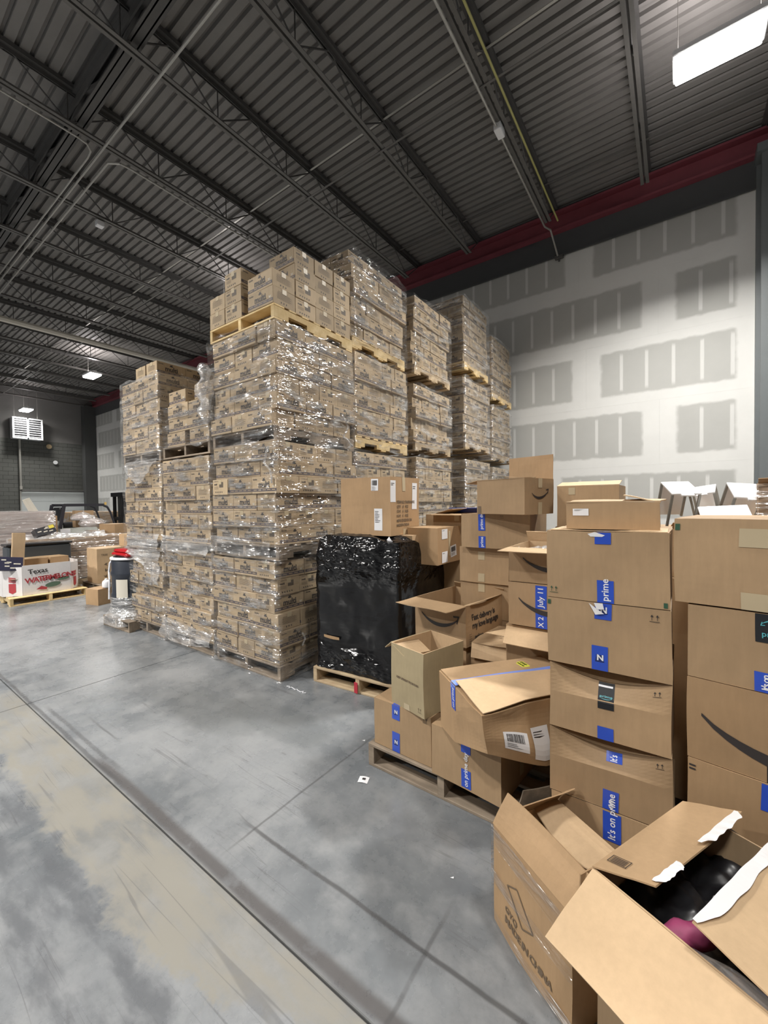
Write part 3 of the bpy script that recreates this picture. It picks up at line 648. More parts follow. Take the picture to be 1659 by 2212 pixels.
# leftmost front stack and the one behind it
S3X, S3Y = -4.98, 2.40
for k, z in enumerate((0, 1.05, 2.13)):
    load(S3X + (0.0, -.02, -.04)[k], S3Y, z, 6, 'leftmost front stack, %s load' % LV[k], False, True, 'left_stack', 'B' if k != 1 else 'A', 'wood_grey', 'worn pallet under the %s load of the leftmost front stack' % LV[k])
    wrap_load(S3X + (0.0, -.02, -.04)[k], S3Y, z, z + 1.08, 'clear stretch wrap round the %s load of the leftmost front stack' % LV[k], 'wrap_haze' if k == 2 else 'wrap', seed=51 + k * 2.3)
for j in range(3):
    put_case((S3X - .04 - LC, S3Y + .02 + j * .36, 3.213), True, 'printed case on the very top of the leftmost front stack, %s from the front' % ORD[j], None)
for j in range(3):
    put_case((S3X - .04 - LC - .3, S3Y + .03 + j * .36, 3.213), True, 'printed case on top of the leftmost front stack, inner row, %s' % ORD[j], None)
for k, z in enumerate((0, 1.08, 2.16)): load(S3X - .02, 3.56, z, 6, None, False, False, 'left_stack', 'B', 'wood_grey', 'pallet under the %s load of the stack behind the leftmost one' % LV[k])
# loose film hanging on the front stacks
def film(label, x0, x1, y, zt, zb, seed, amp=.03, nu=40, nv=16, mat='wrap_dense', bulge=.03):
    # zt, zb: functions of 0..1 giving the upper and lower edge
    a = MB()
    for j in range(nv + 1):
        for i in range(nu + 1):
            s_, t = i / nu, j / nv; z = zt(s_) + (zb(s_) - zt(s_)) * t; x = x0 + (x1 - x0) * s_
            h = amp * noise.noise(Vector((x * 6 + seed, z * 12, 0))) + amp * .4 * noise.noise(Vector((x * 22, z * 30 + seed, 0))) + bulge * t
            a.v.append((x, y - .012 - max(0, h), z))
    for j in range(nv):
        for i in range(nu): k = j * (nu + 1) + i; a.f.append((k, k + nu + 1, k + nu + 2, k + 1)); a.m.append(0)
    return tag(a.build('loose_film', M[mat], smooth=True), label, 'plastic film')
film('milky film gathered round the foot of the middle front stack', -4.97, -3.93, 2.37, lambda s: .30 - .05 * s, lambda s: .075 - .045 * math.sin(s * 5) * s, 3, .04, bulge=.05)
film('white film sagging over the second load of the leftmost front stack', -5.84, -4.98, 2.365, lambda s: 2.17, lambda s: 2.12 - .24 * math.sin(PI * min(1, s * 1.1)) , 9, .03)
film('thick cloudy film draped on the lowest load of the leftmost front stack', -5.84, -4.98, 2.36, lambda s: 1.06, lambda s: 1.0 - .36 * s ** 1.5, 14, .035)
film('film gathered along the pallet of the second load, middle front stack', -4.92, -3.95, 2.365, lambda s: 1.26, lambda s: 1.07 + .02 * math.sin(9 * s), 21, .03)
film('film gathered along the pallet of the second load, front corner stack', -3.92, -2.95, 2.36, lambda s: 1.30 - .04 * s, lambda s: 1.12 + .02 * math.sin(9 * s), 27, .03, mat='wrap_haze')
film('film along the pallet of the second load, leftmost front stack', -5.84, -5.0, 2.365, lambda s: 1.27, lambda s: 1.06 + .02 * math.sin(7 * s), 33, .03)
a = MB(); L = 16; n = 12
for j in range(L + 1):
    t = j / L; r_ = .05 * (.5 + .9 * math.sin(PI * (t * .9 + .08))) * (1 + .3 * math.sin(t * 17))
    for i in range(n): w_ = 2 * PI * i / n; k = r_ * (1 + .6 * noise.noise(Vector((t * 7, math.cos(w_) * 2, math.sin(w_) * 2)))); a.v.append((-3.955 + math.cos(w_) * k, 2.36 + math.sin(w_) * k - .01, 3.06 - .62 * t))
for j in range(L):
    for i in range(n): i2 = (i + 1) % n; a.f.append((j*n+i, j*n+i2, (j+1)*n+i2, (j+1)*n+i)); a.m.append(0)
tag(a.build('loose_film', M['wrap_dense'], smooth=True), 'bunched white film between the front corner stack and the middle front stack', 'plastic film')
def strand(label, pts, r, seed):
    a = MB(); P = []
    for (p, q) in zip(pts[:-1], pts[1:]):
        for k in range(6): t = k / 6; v = Vector(p).lerp(Vector(q), t); P.append(v + Vector((noise.noise(v * 20 + Vector((seed, 0, 0))) * .02, 0, noise.noise(v * 17 + Vector((0, seed, 0))) * .02)))
    a.path(P, r, 5); return tag(a.build('film_strand', M['wrap_dense']), label, 'plastic film')
strand('twisted film strand at the back corner of the third load, front corner stack', [(-2.86, 3.25, 2.55), (-2.855, 3.32, 2.42), (-2.86, 3.26, 2.30), (-2.85, 3.38, 2.22), (-2.86, 3.30, 2.18)], .012, 2)
strand('film strand down the corner of the second load, front corner stack', [(-2.96, 2.355, 2.12), (-3.02, 2.35, 1.98), (-2.93, 2.35, 1.90), (-2.91, 2.35, 1.78)], .010, 5)
strand('white film strand on the lowest load near the aisle corner, corner stack', [(-2.86, 2.62, .40), (-2.86, 2.66, .33), (-2.86, 2.62, .27)], .009, 8)
# stacks going back along the aisle of loose boxes
def back_stack(Y, X, zs, tiers, words, key, side, wm, pals, top_seed, visfrom=9):
    for k, z in enumerate(zs):
        nm_ = ('%s, %s load' % (words, LV[k])) if k >= visfrom else None
        load(X + rnd.uniform(-.015, .015), Y, z, tiers[k], nm_, side, False, key, 'AB'[k % 2], pals[k], 'pallet under the %s load of the %s' % (LV[k], words))
        wrap_load(X, Y, z + .02, z + .14 + tiers[k] * TIERH + .01, 'clear stretch wrap round the %s load of the %s' % (LV[k], words), wm, seed=top_seed + k * 5.7)
back_stack(3.49, -2.915, (0, 1.11, 2.225, 3.335), (6, 6, 6, 6), 'second stack back', 'second_back', True, 'wrap', ('wood', 'wood', 'wood_yellow', 'wood_yellow'), 3, 1)
back_stack(4.80, -2.915, (0, 1.16, 2.32, 3.37), (6, 6, 5, 6), 'third stack back', 'third_back', False, 'wrap', ('wood', 'wood', 'wood', 'wood'), 13)
back_stack(6.42, -2.915, (0, 1.25, 2.5, 3.85), (6, 6, 7, 7), 'fourth stack back', 'fourth_back', False, 'wrap_haze', ('wood', 'wood', 'wood', 'wood_yellow'), 23)
back_stack(7.68, -2.915, (0, 1.2, 2.4, 3.58), (6, 6, 6, 7), 'last stack back against the drywall', 'last_back', False, 'wrap_haze', ('wood', 'wood', 'wood', 'wood_yellow'), 33)
SL = {'second_back': 'printed cases low in the second stack back, packed tight', 'third_back': 'printed cases packed in the third stack back', 'fourth_back': 'printed cases packed in the fourth stack back', 'last_back': 'printed cases packed in the last stack by the drywall',
      'left_stack': 'printed cases in the stack behind the leftmost front stack', 'corner': 'cases at the back of the corner stack', 'middle': 'cases at the sides of the middle front stack'}
for k, a in STUFF.items():
    tag(a.build('printed_cases', CMATS), SL[k], 'boxes', 'printed cases on the pallets', 'stuff')
# ------------------------------------------------------------------ loose cartons
def V3(*a): return Vector(a)
class Carton:
    def __init__(s, label, loc, rz, w, d, h, mat='kraft', seed=0, dent=.004, deform=None, open_=False, group='loose cartons', inner='kraft_light', cat='box', name='cardboard_box', tilt=(0, 0), seam=True, nb=8):
        s.w, s.d, s.h, s.mat, s.inner = w, d, h, M[mat], M[inner]; s.seed = seed
        s.root = thing(name, label, cat, loc, rz, group); s.root.rotation_euler = (tilt[0], tilt[1], rz)
        def f(p):
            n = Vector((noise.noise(p * 3.1 + V3(seed, 0, 0)), noise.noise(p * 3.1 + V3(0, seed, 5)), noise.noise(p * 3.1 + V3(3, 0, seed)) * .5)) * dent * 1.6
            q = p + n
            if deform: q = deform(q, p)
            return q
        s.fn = f; a = MB(); e = 0
        if not open_:
            a.sheet((0,0,0), (w,0,0), (0,0,h), nb, nb); a.sheet((w,0,0), (0,d,0), (0,0,h), nb, nb); a.sheet((w,d,0), (-w,0,0), (0,0,h), nb, nb); a.sheet((0,d,0), (0,-d,0), (0,0,h), nb, nb); a.sheet((0,0,0), (0,d,0), (w,0,0), 2, 2)
            if seam:
                a.sheet((0,0,h-.006), (w,0,0), (0,d,0), nb, 2)
                s.body = a.build('body', s.mat, s.root, f)
                for k in (0, 1):
                    b = MB(); y0, y1 = (0.001, d/2 - .002) if k == 0 else (d/2 + .002, d - .001)
                    b.slab((.001, y0, h - .004), (w - .002, 0, 0), (0, y1 - y0, 0), .004, nb, 5, 0); b.build('top_flap', s.mat, s.root, f)
            else:
                a.sheet((0,0,h), (w,0,0), (0,d,0), nb, nb); s.body = a.build('body', s.mat, s.root, f)
        else:
            t = .005
            a.sheet((0,0,0), (w,0,0), (0,0,h), nb, nb); a.sheet((w,0,0), (0,d,0), (0,0,h), nb, nb); a.sheet((w,d,0), (-w,0,0), (0,0,h), nb, nb); a.sheet((0,d,0), (0,-d,0), (0,0,h), nb, nb); a.sheet((0,0,0), (0,d,0), (w,0,0), 2, 2)
            a.sheet((w-t,t,t), (-w+2*t,0,0), (0,0,h-t), nb, nb, 1); a.sheet((w-t,d-t,t), (0,-d+2*t,0), (0,0,h-t), nb, nb, 1); a.sheet((t,d-t,t), (w-2*t,0,0), (0,0,h-t), nb, nb, 1); a.sheet((t,t,t), (0,d-2*t,0), (0,0,h-t), nb, nb, 1); a.sheet((t,t,t), (w-2*t,0,0), (0,d-2*t,0), 2, 2, 1)
            for (p, u, v) in (((0,0,h),(w,0,0),(0,t,0)), ((0,d-t,h),(w,0,0),(0,t,0)), ((0,t,h),(t,0,0),(0,d-2*t,0)), ((w-t,t,h),(t,0,0),(0,d-2*t,0))): a.sheet(p, u, v, nb if u[0] > .1 else 1, 1 if u[0] > .1 else nb, 1)
            s.body = a.build('body', [s.mat, s.inner], s.root, f)
    def frame(s, face, e=.0015):
        w, d, h = s.w, s.d, s.h
        return {'front': lambda x, y: V3(x, -e, y), 'right': lambda x, y: V3(w + e, x, y), 'left': lambda x, y: V3(-e, d - x, y), 'top': lambda x, y: V3(x, y, h + e), 'back': lambda x, y: V3(w - x, d + e, y)}[face]
    def patch(s, face, x, y, wd, ht, mat, name='tape', e=.0018, rot=0, n=6, label=None):
        fr = s.frame(face, e); a = MB(); c, q = math.cos(rot), math.sin(rot)
        P = lambda i, j: (fr(x + (i * c - j * q), y + (i * q + j * c)))
        k = 0; nx = n; ny = n
        for j in range(ny + 1):
            for i in range(nx + 1): a.v.append(tuple(P(wd * i / nx, ht * j / ny)))
        for j in range(ny):
            for i in range(nx): k = j * (nx + 1) + i; a.f.append((k, k + 1, k + nx + 2, k + nx + 1)); a.m.append(0)
        o = a.build(name, M[mat], s.root, s.fn)
        if label: o['label'] = label
        return o
    def text(s, face, x, y, st, size, mat='print', bold=0, rot=0, sp=1, e=.0026, name='printing', parent=None):
        a = MB(); put_text(a, st, size, s.frame(face, e), x, y, 0, bold, sp, rot)
        return a.build(name, M[mat], s.root, s.fn)
    def smile(s, face, x, y, wd, mat='print', rot=0, e=.0024):
        a = MB(); smile_geo(a, s.frame(face, e), x, y, wd, 0, rot); return a.build('printed_smile', M[mat], s.root, s.fn)
    def flap(s, a, b, v, t=.004, bend=0, mats=None, curl=0, nu=8, nv=6, name='flap', inner_up=True, wob=.003):
        # flap hinged on the edge a-b, its free edge at +v
        a, b, v = Vector(a), Vector(b), Vector(v); nrm = (b - a).cross(v).normalized()
        g = lambda i, j: tuple(nrm * (bend * j * j + curl * math.sin(PI * i) * j + noise.noise(V3(i * 2 + s.seed, j * 2, 7)) * wob * j * 2))
        m = MB(); m.slab(a, b - a, v, t, nu, nv, 0, 1, g)
        return m.build(name, mats or [s.mat, s.inner], s.root)
    def arrows(s, face, x, y, sc=1.0, rot=0, mat='print'):
        a = MB(); fr = s.frame(face, .0024); c, q = math.cos(rot), math.sin(rot); F = lambda i, j: fr(x + (i * c - j * q) * sc, y + (i * q + j * c) * sc)
        for k in (0, .018): 
            a.face([F(k + .003, .008), F(k + .005, .008), F(k + .005, .026), F(k + .003, .026)]); a.face([F(k - .001, .022), F(k + .009, .022), F(k + .004, .031)])
        a.face([F(-.004, .002), F(.030, .002), F(.030, .004), F(-.004, .004)]); a.build('printed_arrows', M[mat], s.root, s.fn)
    def blue_tape(s, face, x, y, wd, ht, st='', rot=0, mat='blue', size=None, label='blue printed tape', logo=False):
        s.patch(face, x, y, wd, ht, mat, 'tape', label=label)
        if st: s.text(face, x + wd * .68, y + ht * .08, st, size or wd * .6, 'white_print', .0005, rot or PI / 2, name='tape_printing')
        if logo:
            a = MB(); fr = s.frame(face, .0024); cx, cy = x + wd / 2, y + ht / 2
            for k in range(6): a.face([fr(cx - wd * (.3 - .03 * k), cy - ht * .15 + k * ht * .05), fr(cx + wd * (.3 - .02 * k), cy - ht * .15 + k * ht * .05), fr(cx + wd * .25, cy - ht * .12 + k * ht * .05), fr(cx - wd * .28, cy - ht * .12 + k * ht * .05)])
            a.build('tape_emblem', M['black_tape'], s.root, s.fn)
            a = MB(); put_text(a, 'N', wd * .55, s.frame(face, .003), cx - wd * .18, cy - ht * .08, 0, .001); a.build('tape_printing', M['white_print'], s.root, s.fn)
def label_sheet(c, face, x, y, wd, ht, rot=0, bars=True, lines=3, name='shipping_label', mark=True):
    c.patch(face, x, y, wd, ht, 'paper', name, rot=rot, label='white paper label')
    a = MB(); fr0 = c.frame(face, .003); q, r = math.cos(rot), math.sin(rot); fr = lambda i, j: fr0(x + i * q - j * r, y + i * r + j * q)
    rr = random.Random(int(x * 1e4))
    if bars:
        xx = wd * .12
        while xx < wd * .85: bw = rr.choice((.0012, .002, .003)) * wd / .08; a.face([fr(xx, ht * .45), fr(xx + bw, ht * .45), fr(xx + bw, ht * .88), fr(xx, ht * .88)]); xx += bw + rr.choice((.0012, .002)) * wd / .08
    for k in range(lines): yy = ht * (.32 - k * .09) if bars else ht * (.85 - k * .07); a.face([fr(wd * .1, yy), fr(wd * (.4 + .4 * rr.random()), yy), fr(wd * (.4 + .4 * rr.random()), yy + ht * .025), fr(wd * .1, yy + ht * .025)])
    a.build('label_print', M['print'], c.root, c.fn)
# pallets under the loose cartons
pallet('wood_grey', -1.53, 1.93, 0, 'worn pallet on the floor under the taped boxes beside the black load', rz=-.02)
pallet('wood_grey', -.46, 1.72, 0, 'pallet under the tall stack of large boxes', sx=1.15, sy=1.1)
pallet('wood_grey', -1.50, 3.05, 0, 'pallet under the box stacks behind the open carton with the smile print', sx=1.0)
pallet('wood_grey', -.44, 2.98, 0, 'pallet under the boxes behind the tall stack', sx=1.1)
# A: taped box at the near end
c = Carton('brown box with two blue tapes at the pallet corner, under the olive carton', (-1.500, 1.955, .138), -.05, .405, .46, .275, 'kraft', 1)
c.blue_tape('front', .14, .19, .055, .085, '', logo=True); c.blue_tape('front', .14, .0, .055, .115, '', logo=True); c.patch('top', .145, 0, .05, .03, 'blue', label='blue printed tape'); c.arrows('front', .355, .235, .9)
# B
c = Carton('larger brown box with blue tapes at the pallet edge, under the crushed carton', (-1.075, 1.905, .138), -.10, .40, .50, .268, 'kraft', 2)
c.blue_tape('front', .185, .19, .055, .075, ''); c.blue_tape('front', .185, .01, .055, .095, 'on prime day'); c.patch('right', .22, .04, .05, .22, 'tape_clear')
# olive carton, open
c = Carton('olive tan open carton with KEEP UPRIGHT print, standing on the taped box', (-1.375, 1.965, .414), -.245, .265, .34, .36, 'olive', 3, open_=True, inner='kraft_light', dent=.005)
c.text('front', .045, .17, 'KEEP UPRIGHT FROM RAIN', .017, 'print_soft', .0006, rot=-.03, sp=.86); c.arrows('front', .215, .02, .9, mat='print_soft'); c.patch('front', .10, 0, .045, .035, 'tape_clear')
c.flap((0, 0, .36), (0, .34, .36), (-.055, 0, -.045), bend=.0, name='flap'); c.flap((.01, .0, .352), (.01, .22, .33), (.10, 0, -.045), name='flap')
# crushed carton on top of B
def crush(q, p):
    k = max(0, 1 - (p - V3(.46, 0, 0)).length / .30); q = q + V3(-.035 * k, .05 * k, .085 * k)
    k = max(0, 1 - (p - V3(.46, .02, .29)).length / .20); q = q + V3(-.02 * k, .015 * k, -.035 * k)
    k = max(0, 1 - abs(p.x - .46) / .05) * math.sin(PI * min(1, max(0, p.y / .5))); q = q + V3(.015 * k * math.sin(p.z * 22), 0, 0)
    k = max(0, 1 - (p - V3(.30, 0, .29)).length / .14); q = q + V3(0, .012 * k, -.02 * k); return q
CR = c = Carton('crushed brown box with pale blue tape across its sagging top and two white labels', (-1.005, 1.885, .425), math.radians(-40), .455, .62, .29, 'kraft_warm', 4, dent=.007, deform=crush, nb=14, tilt=(.02, -.02), seam=False)
c.patch('top', .155, .0, .048, .62, 'blue_pale', 'tape', n=12, e=.012, label='pale blue tape, creased'); c.blue_tape('front', .155, .17, .045, .12, 'on prime', mat='blue'); c.patch('front', .155, .27, .045, .028, 'blue_pale')
b = MB(); b.slab((.19, .008, .298), (.262, 0, 0), (0, .60, 0), .004, 8, 12, 0, 0, lambda i, j: (0, 0, .010 * math.sin(PI * j) * i + .016 * (1 - i) * (1 - j))); b.build('top_flap', M['kraft_light'], c.root, c.fn)
b = MB(); b.slab((.003, .008, .294), (.17, 0, 0), (0, .60, 0), .004, 6, 12, 0, 0); b.build('top_flap', M['kraft'], c.root, c.fn)
label_sheet(c, 'right', .09, .055, .125, .095, -.02); label_sheet(c, 'right', .245, .03, .085, .145, .02, bars=False)
a = MB(); fr = c.frame('top', .008); put_poly(a, [(0, 0), (.075, 0), (.075, .05), (0, .05)], fr, .045, .42, 0, 1, .05); a.build('yellow_sticker', M['yellow'], c.root, c.fn)
a = MB(); fr = c.frame('top', .0095); put_text(a, 'STOP', .02, fr, .05, .448, 0, .001, rot=.05); put_text(a, 'TAPE 06', .016, fr, .052, .428, 0, .0006, rot=.05); a.build('sticker_print', M['print'], c.root, c.fn)
# box with the delivery slogan
def sagtop(q, p): k = max(0, p.z - .12) / .12 * math.sin(PI * min(1, max(0, p.y / .5))) * (p.x > .38); return q + V3(-.02 * k, 0, -.02 * k)
c = Carton('open brown box with a smile and the words Fast delivery is my love language', (-1.505, 2.455, .665), -.14, .42, .50, .270, 'kraft', 5, deform=sagtop, open_=True, inner='kraft')
c.smile('front', .21, .17, .30, rot=-.04); c.blue_tape('front', .17, .0, .075, .05, '')
c.text('right', .075, .165, 'Fast delivery is', .060, bold=.0012, sp=.88); c.text('right', .075, .108, 'my love language', .060, bold=.0012, sp=.84); c.text('right', .10, .035, 'prime', .045, bold=.0014)
a = MB(); fr = c.frame('right', .0024)
for k in range(5): a.face([fr(.035, .02 + k * .014), fr(.065, .02 + k * .014), fr(.065, .0225 + k * .014), fr(.035, .0225 + k * .014)])
a.build('printed_mark', M['print_soft'], c.root, c.fn)
c.flap((.0, 0, .270), (.42, 0, .270), (-.05, -.15, -.028), mats=[M['kraft_light'], M['kraft']], bend=-.01); c.flap((.42, .06, .267), (.42, .5, .267), (-.12, .02, -.05), mats=[M['kraft_light'], M['kraft']]); c.flap((.0, .5, .27), (.42, .5, .27), (.02, -.04, .045), name='flap'); c.patch('back', .1, .15, .05, .05, 'blue')
# supports and open boxes between
Carton('plain brown box under the smile print carton, mostly hidden', (-1.50, 2.47, .40), -.12, .40, .46, .26, 'kraft', 6)
Carton('plain brown box on the pallet, hidden behind the olive carton', (-1.48, 2.45, .138), -.1, .38, .46, .258, 'kraft', 7)
c = Carton('low open box with a pale lid flap, between the olive carton and the tall stack', (-1.055, 2.40, .42), .06, .48, .42, .29, 'kraft', 8, open_=True)
c.flap((0, 0, .292), (0, .42, .292), (.36, -.03, .015), mats=[M['kraft_light'], M['kraft_light']], curl=.01, wob=.008); c.patch('front', .09, .19, .045, .1, 'tape_clear'); c.flap((.0, 0, .292), (.48, 0, .292), (.0, -.02, -.09)); c.flap((.48, 0, .292), (.48, .42, .292), (-.08, 0, .03), mats=[M['kraft_light'], M['kraft']])
a = MB(); put_text(a, 'R-006', .032, lambda x, y: V3(.14 + x, .14 + y, .305 - (x + .14) * -.04), 0, 0, 0, .001); a.build('printing', M['print_soft'], c.root)
Carton('plain brown box on the pallet, under the low open box', (-1.03, 2.46, .138), .04, .44, .40, .275, 'kraft', 9)
# stack of two taped boxes behind
c = Carton('brown box with clear tape patches, third from the top behind the slogan carton', (-1.345, 2.86, .742), .02, .375, .42, .258, 'kraft', 10); c.patch('front', .145, .19, .05, .066, 'tape_clear'); c.patch('front', .15, 0, .05, .03, 'tape_clear')
c = Carton('brown box with clear tape patches, right under the box with two small blue tapes', (-1.345, 2.85, 1.003), .0, .375, .42, .262, 'kraft', 11); c.patch('front', .145, .17, .05, .06, 'tape_clear'); c.patch('front', .145, .01, .05, .06, 'tape_clear')
for k in range(2): Carton(('box on the pallet, lowest', 'box, second from the pallet')[k] + ' of the stack behind the slogan carton', (-1.345, 2.87, .138 + k * .302), 0, .375, .42, .298, 'kraft', 12 + k)
c = Carton('wide brown box with two small blue tapes, under the white smile carton', (-1.305, 2.80, 1.268), .0, .50, .42, .245, 'kraft', 14)
c.blue_tape('front', .135, .125, .052, .118, 'prime day'); c.blue_tape('front', .135, .0, .052, .085, 'prime'); c.arrows('front', .30, .215, .7)
# box with smile and raised flap on top
c = Carton('brown box with a raised back flap and a smile print, topmost of the rear stack', (-1.16, 2.75, 1.515), math.radians(-17), .385, .34, .235, 'kraft', 15, open_=True, inner='kraft_warm')
c.smile('right', .175, .145, .19, rot=.05); c.patch('right', .155, .175, .045, .062, 'tape_clear'); c.patch('right', .16, .0, .045, .08, 'tape_clear'); c.patch('front', .01, .0, .028, .055, 'print_soft', 'printed_mark')
c.flap((.03, .34, .235), (.385, .34, .235), (-.01, .02, .175), mats=[M['kraft_warm'], M['kraft_warm']], curl=.0); c.flap((0, 0, .235), (0, .34, .235), (-.11, 0, -.02)); c.flap((.385, 0, .235), (.385, .34, .235), (-.15, 0, .012), mats=[M['kraft'], M['kraft']]); c.flap((.0, .0, .235), (.385, .0, .235), (.0, .13, .006), mats=[M['kraft'], M['kraft']])
# open dark-mouthed box and column beneath
c = Carton('open box with a pale flap folded out and clear film inside, beside the tall stack', (-.80, 2.36, 1.135), .02, .40, .42, .20, 'kraft', 16, open_=True)
c.flap((0, 0, .20), (.40, 0, .20), (-.03, -.115, -.012), mats=[M['kraft_light'], M['kraft_light']]); c.flap((0, .42, .20), (.40, .42, .20), (0, -.05, .07), mats=[M['kraft_light'], M['kraft_light']]); c.smile('front', .23, .135, .30, rot=-.04)
a = MB(); a.sheet((.02, .03, .16), (.36, 0, 0), (0, .36, 0), 16, 16, 0, lambda i, j: (0, 0, noise.noise(V3(i * 6, j * 6, 2)) * .07)); tag(a.build('crumpled_film', M['wrap_dense'], smooth=True, loc=(-.80, 2.36, 1.135)), 'crumpled clear film inside the open box beside the tall stack', 'plastic film')
c = Carton('brown box with a smile and a blue tape reading July, beside the tall stack', (-.80, 2.35, .885), .0, .42, .42, .245, 'kraft', 17)
c.smile('front', .23, .15, .34, rot=-.05); c.blue_tape('front', .155, .11, .062, .13, 'July 11', rot=PI/2, size=.042); c.blue_tape('front', .155, -.0, .062, .095, 'X 2', size=.04)
c = Carton('box with a pale flap poking out below the July box', (-.82, 2.37, .63), .0, .44, .40, .245, 'kraft', 18); c.flap((0, 0, .235), (.44, 0, .235), (.03, -.15, -.055), mats=[M['kraft_light'], M['kraft_light']]); c.flap((0, 0, .215), (.44, 0, .215), (-.10, -.08, -.02), mats=[M['kraft_light'], M['kraft_light']])
Carton('plain box low in the column beside the tall stack', (-.55, 2.45, .138), .0, .40, .44, .485, 'kraft', 19)
# boxes on and behind the black wrapped load
c = Carton('large brown carton with shipping labels, standing on the black wrapped load', (-2.475, 2.77, 1.325), -.0, .545, .46, .50, 'kraft_warm', 21, dent=.006)
label_sheet(c, 'front', .345, .385, .075, .10, lines=4, bars=True); label_sheet(c, 'front', .375, .045, .085, .185, bars=False, lines=8)
label_sheet(c, 'right', .0, .285, .075, .185, bars=False, lines=2); label_sheet(c, 'right', .335, .22, .085, .235, bars=False, lines=2)
for k, st in enumerate(('ITEM NO.: TAKFRAM002', 'QTY:     8     PCS', 'G.W:     6     KGS', 'N.W:     5     KGS', 'MEAS: 52X52X50 CM', 'MADE IN CHINA')): c.text('right', .09, .275 - k * .040, st, .033, 'print_soft', .0008, sp=.8)
c.patch('right', .175, .38, .045, .12, 'tape_clear'); c.patch('right', .20, .0, .045, .05, 'tape_clear')
a = MB(); a.sheet((0,0,0), (.075, 0, 0), (.0, 0, .075), 4, 4, 0, lambda i, j: (0, -.012 * math.sin(PI * i), 0)); o = a.build('shipping_label', M['paper'], c.root); o.location = (.50, -.03, -.055); o.rotation_euler = (0, .75, 0); o['label'] = 'loose white label hanging off the corner'
Carton('pale brown box wedged under the back of the large labelled carton', (-2.15, 2.92, 1.07), .0, .335, .32, .252, 'kraft_light', 22)
c = Carton('brown box with three white labels, right behind the large labelled carton', (-1.925, 3.02, 1.07), .0, .30, .50, .315, 'kraft_warm', 23)
label_sheet(c, 'right', .07, .215, .105, .085, bars=False, lines=1); label_sheet(c, 'right', .07, .01, .105, .095, bars=False, lines=1); label_sheet(c, 'right', .24, .04, .115, .10, .12, bars=True)
c.patch('right', .20, .06, .03, .22, 'tape_clear')
Carton('brown box in the gap behind the labelled boxes', (-2.08, 3.62, 1.07), .0, .30, .3, .41, 'kraft', 24)
c = Carton('open brown box with blue tape on its flaps, behind the three labelled box', (-1.90, 3.45, 1.07), .0, .50, .42, .425, 'kraft', 25, open_=True); c.patch('front', .22, .36, .05, .05, 'tape_clear')
c.flap((0, 0, .425), (0, .42, .425), (.20, 0, .045), mats=[M['kraft_light'], M['kraft']]); c.flap((.5, 0, .425), (.5, .42, .425), (.06, 0, .055), mats=[M['kraft_light'], M['kraft']]); c.flap((.0, .0, .425), (.5, .0, .425), (.02, -.08, -.01), mats=[M['kraft_light'], M['kraft']])
o = c.flap((.0, .42, .425), (.5, .42, .425), (0, -.1, .05), mats=[M['blue'], M['kraft']]); o['label'] = 'flap with blue tape'
Carton('plain box on the rear pallet, under the blue flapped open box', (-1.92, 3.46, .138), .0, .50, .42, .46, 'kraft', 26); Carton('plain box, second up under the blue flapped open box', (-1.92, 3.46, .60), .0, .50, .42, .465, 'kraft', 27)
# black wrapped load
def blackload():
    t = thing('black_wrapped_load', 'pallet load wrapped in glossy black plastic, beside the front corner stack', 'pallet load', (-2.645, 2.615, .138), .075)
    W, D = .86, 1.55; a = MB(); n = 26; nv = 26
    per = []
    for (p, q, m) in (((0,0),(W,0),n), ((W,0),(W+.10,D),n*2), ((W+.10,D),(0,D),n), ((0,D),(0,0),n*2)):
        for k in range(m): s_ = k / m; per.append((p[0] + (q[0]-p[0]) * s_, p[1] + (q[1]-p[1]) * s_))
    def top(x, y): 
        z = 1.185 - max(0, x - .50) * .12 - .11 * min(1, max(0, (y - .25) / .3)) * 1.0 - max(0, y - .8) * .22
        return z + .025 * noise.noise(V3(x * 6, y * 6, 3)) - .05 * max(0, .12 - x) / .12
    cx, cy = W / 2, D / 2
    for j in range(nv + 1):
        for (x, y) in per:
            z = top(x, y) * j / nv; b_ = .010 * noise.noise(V3(x * 5, y * 5, z * 6)) + .006 * noise.noise(V3(x * 16, y * 16, z * 40)); rr = 1 - (.03 * max(0, j / nv - .9) / .1) + b_ / .4 + (.012 if j < 1 else 0)
            a.v.append((cx + (x - cx) * rr, cy + (y - cy) * rr, z))
    N = len(per)
    for j in range(nv):
        for i in range(N): i2 = (i + 1) % N; a.f.append((j*N+i, j*N+i2, (j+1)*N+i2, (j+1)*N+i)); a.m.append(0)
    a.build('side_wrap', M['black_wrap'], t, smooth=True)
    a = MB(); m = 34; k0 = .97
    def tp(i, j):
        x0 = i * W + j * i * .10; y0 = j * D; x = cx + (x0 - cx) * k0; y = cy + (y0 - cy) * k0; edge = min(i, 1 - i, j, 1 - j)
        return V3(x, y, top(x0, y0) + min(1, edge * 8) * (.012 + .035 * noise.noise(V3(x * 7, y * 7, 9)) + .012 * noise.noise(V3(x * 26, y * 26, 1))))
    for j in range(m + 1):
        for i in range(m + 1): a.v.append(tuple(tp(i / m, j / m)))
    for j in range(m):
        for i in range(m): k = j * (m + 1) + i; a.f.append((k, k + 1, k + m + 2, k + m + 1)); a.m.append(0)
    a.build('top_wrap', M['black_wrap'], t, smooth=True)
    a = MB(); a.sheet((.09, -.014, .28), (.17, 0, -.005), (0, 0, .022), 6, 1, 0, lambda i, j: (0, -.004, -.006 * math.sin(PI * i) * (1 - j))); o = a.build('torn_slit', M['kraft_warm'], t); o['label'] = 'small tear showing brown card'
    a = MB(); a.slab((.06, -.006, -.0), (.80, 0, 0), (0, .9, 0), .004, 4, 4); a.build('base_sheet', M['black_plastic'], t)
blackload()
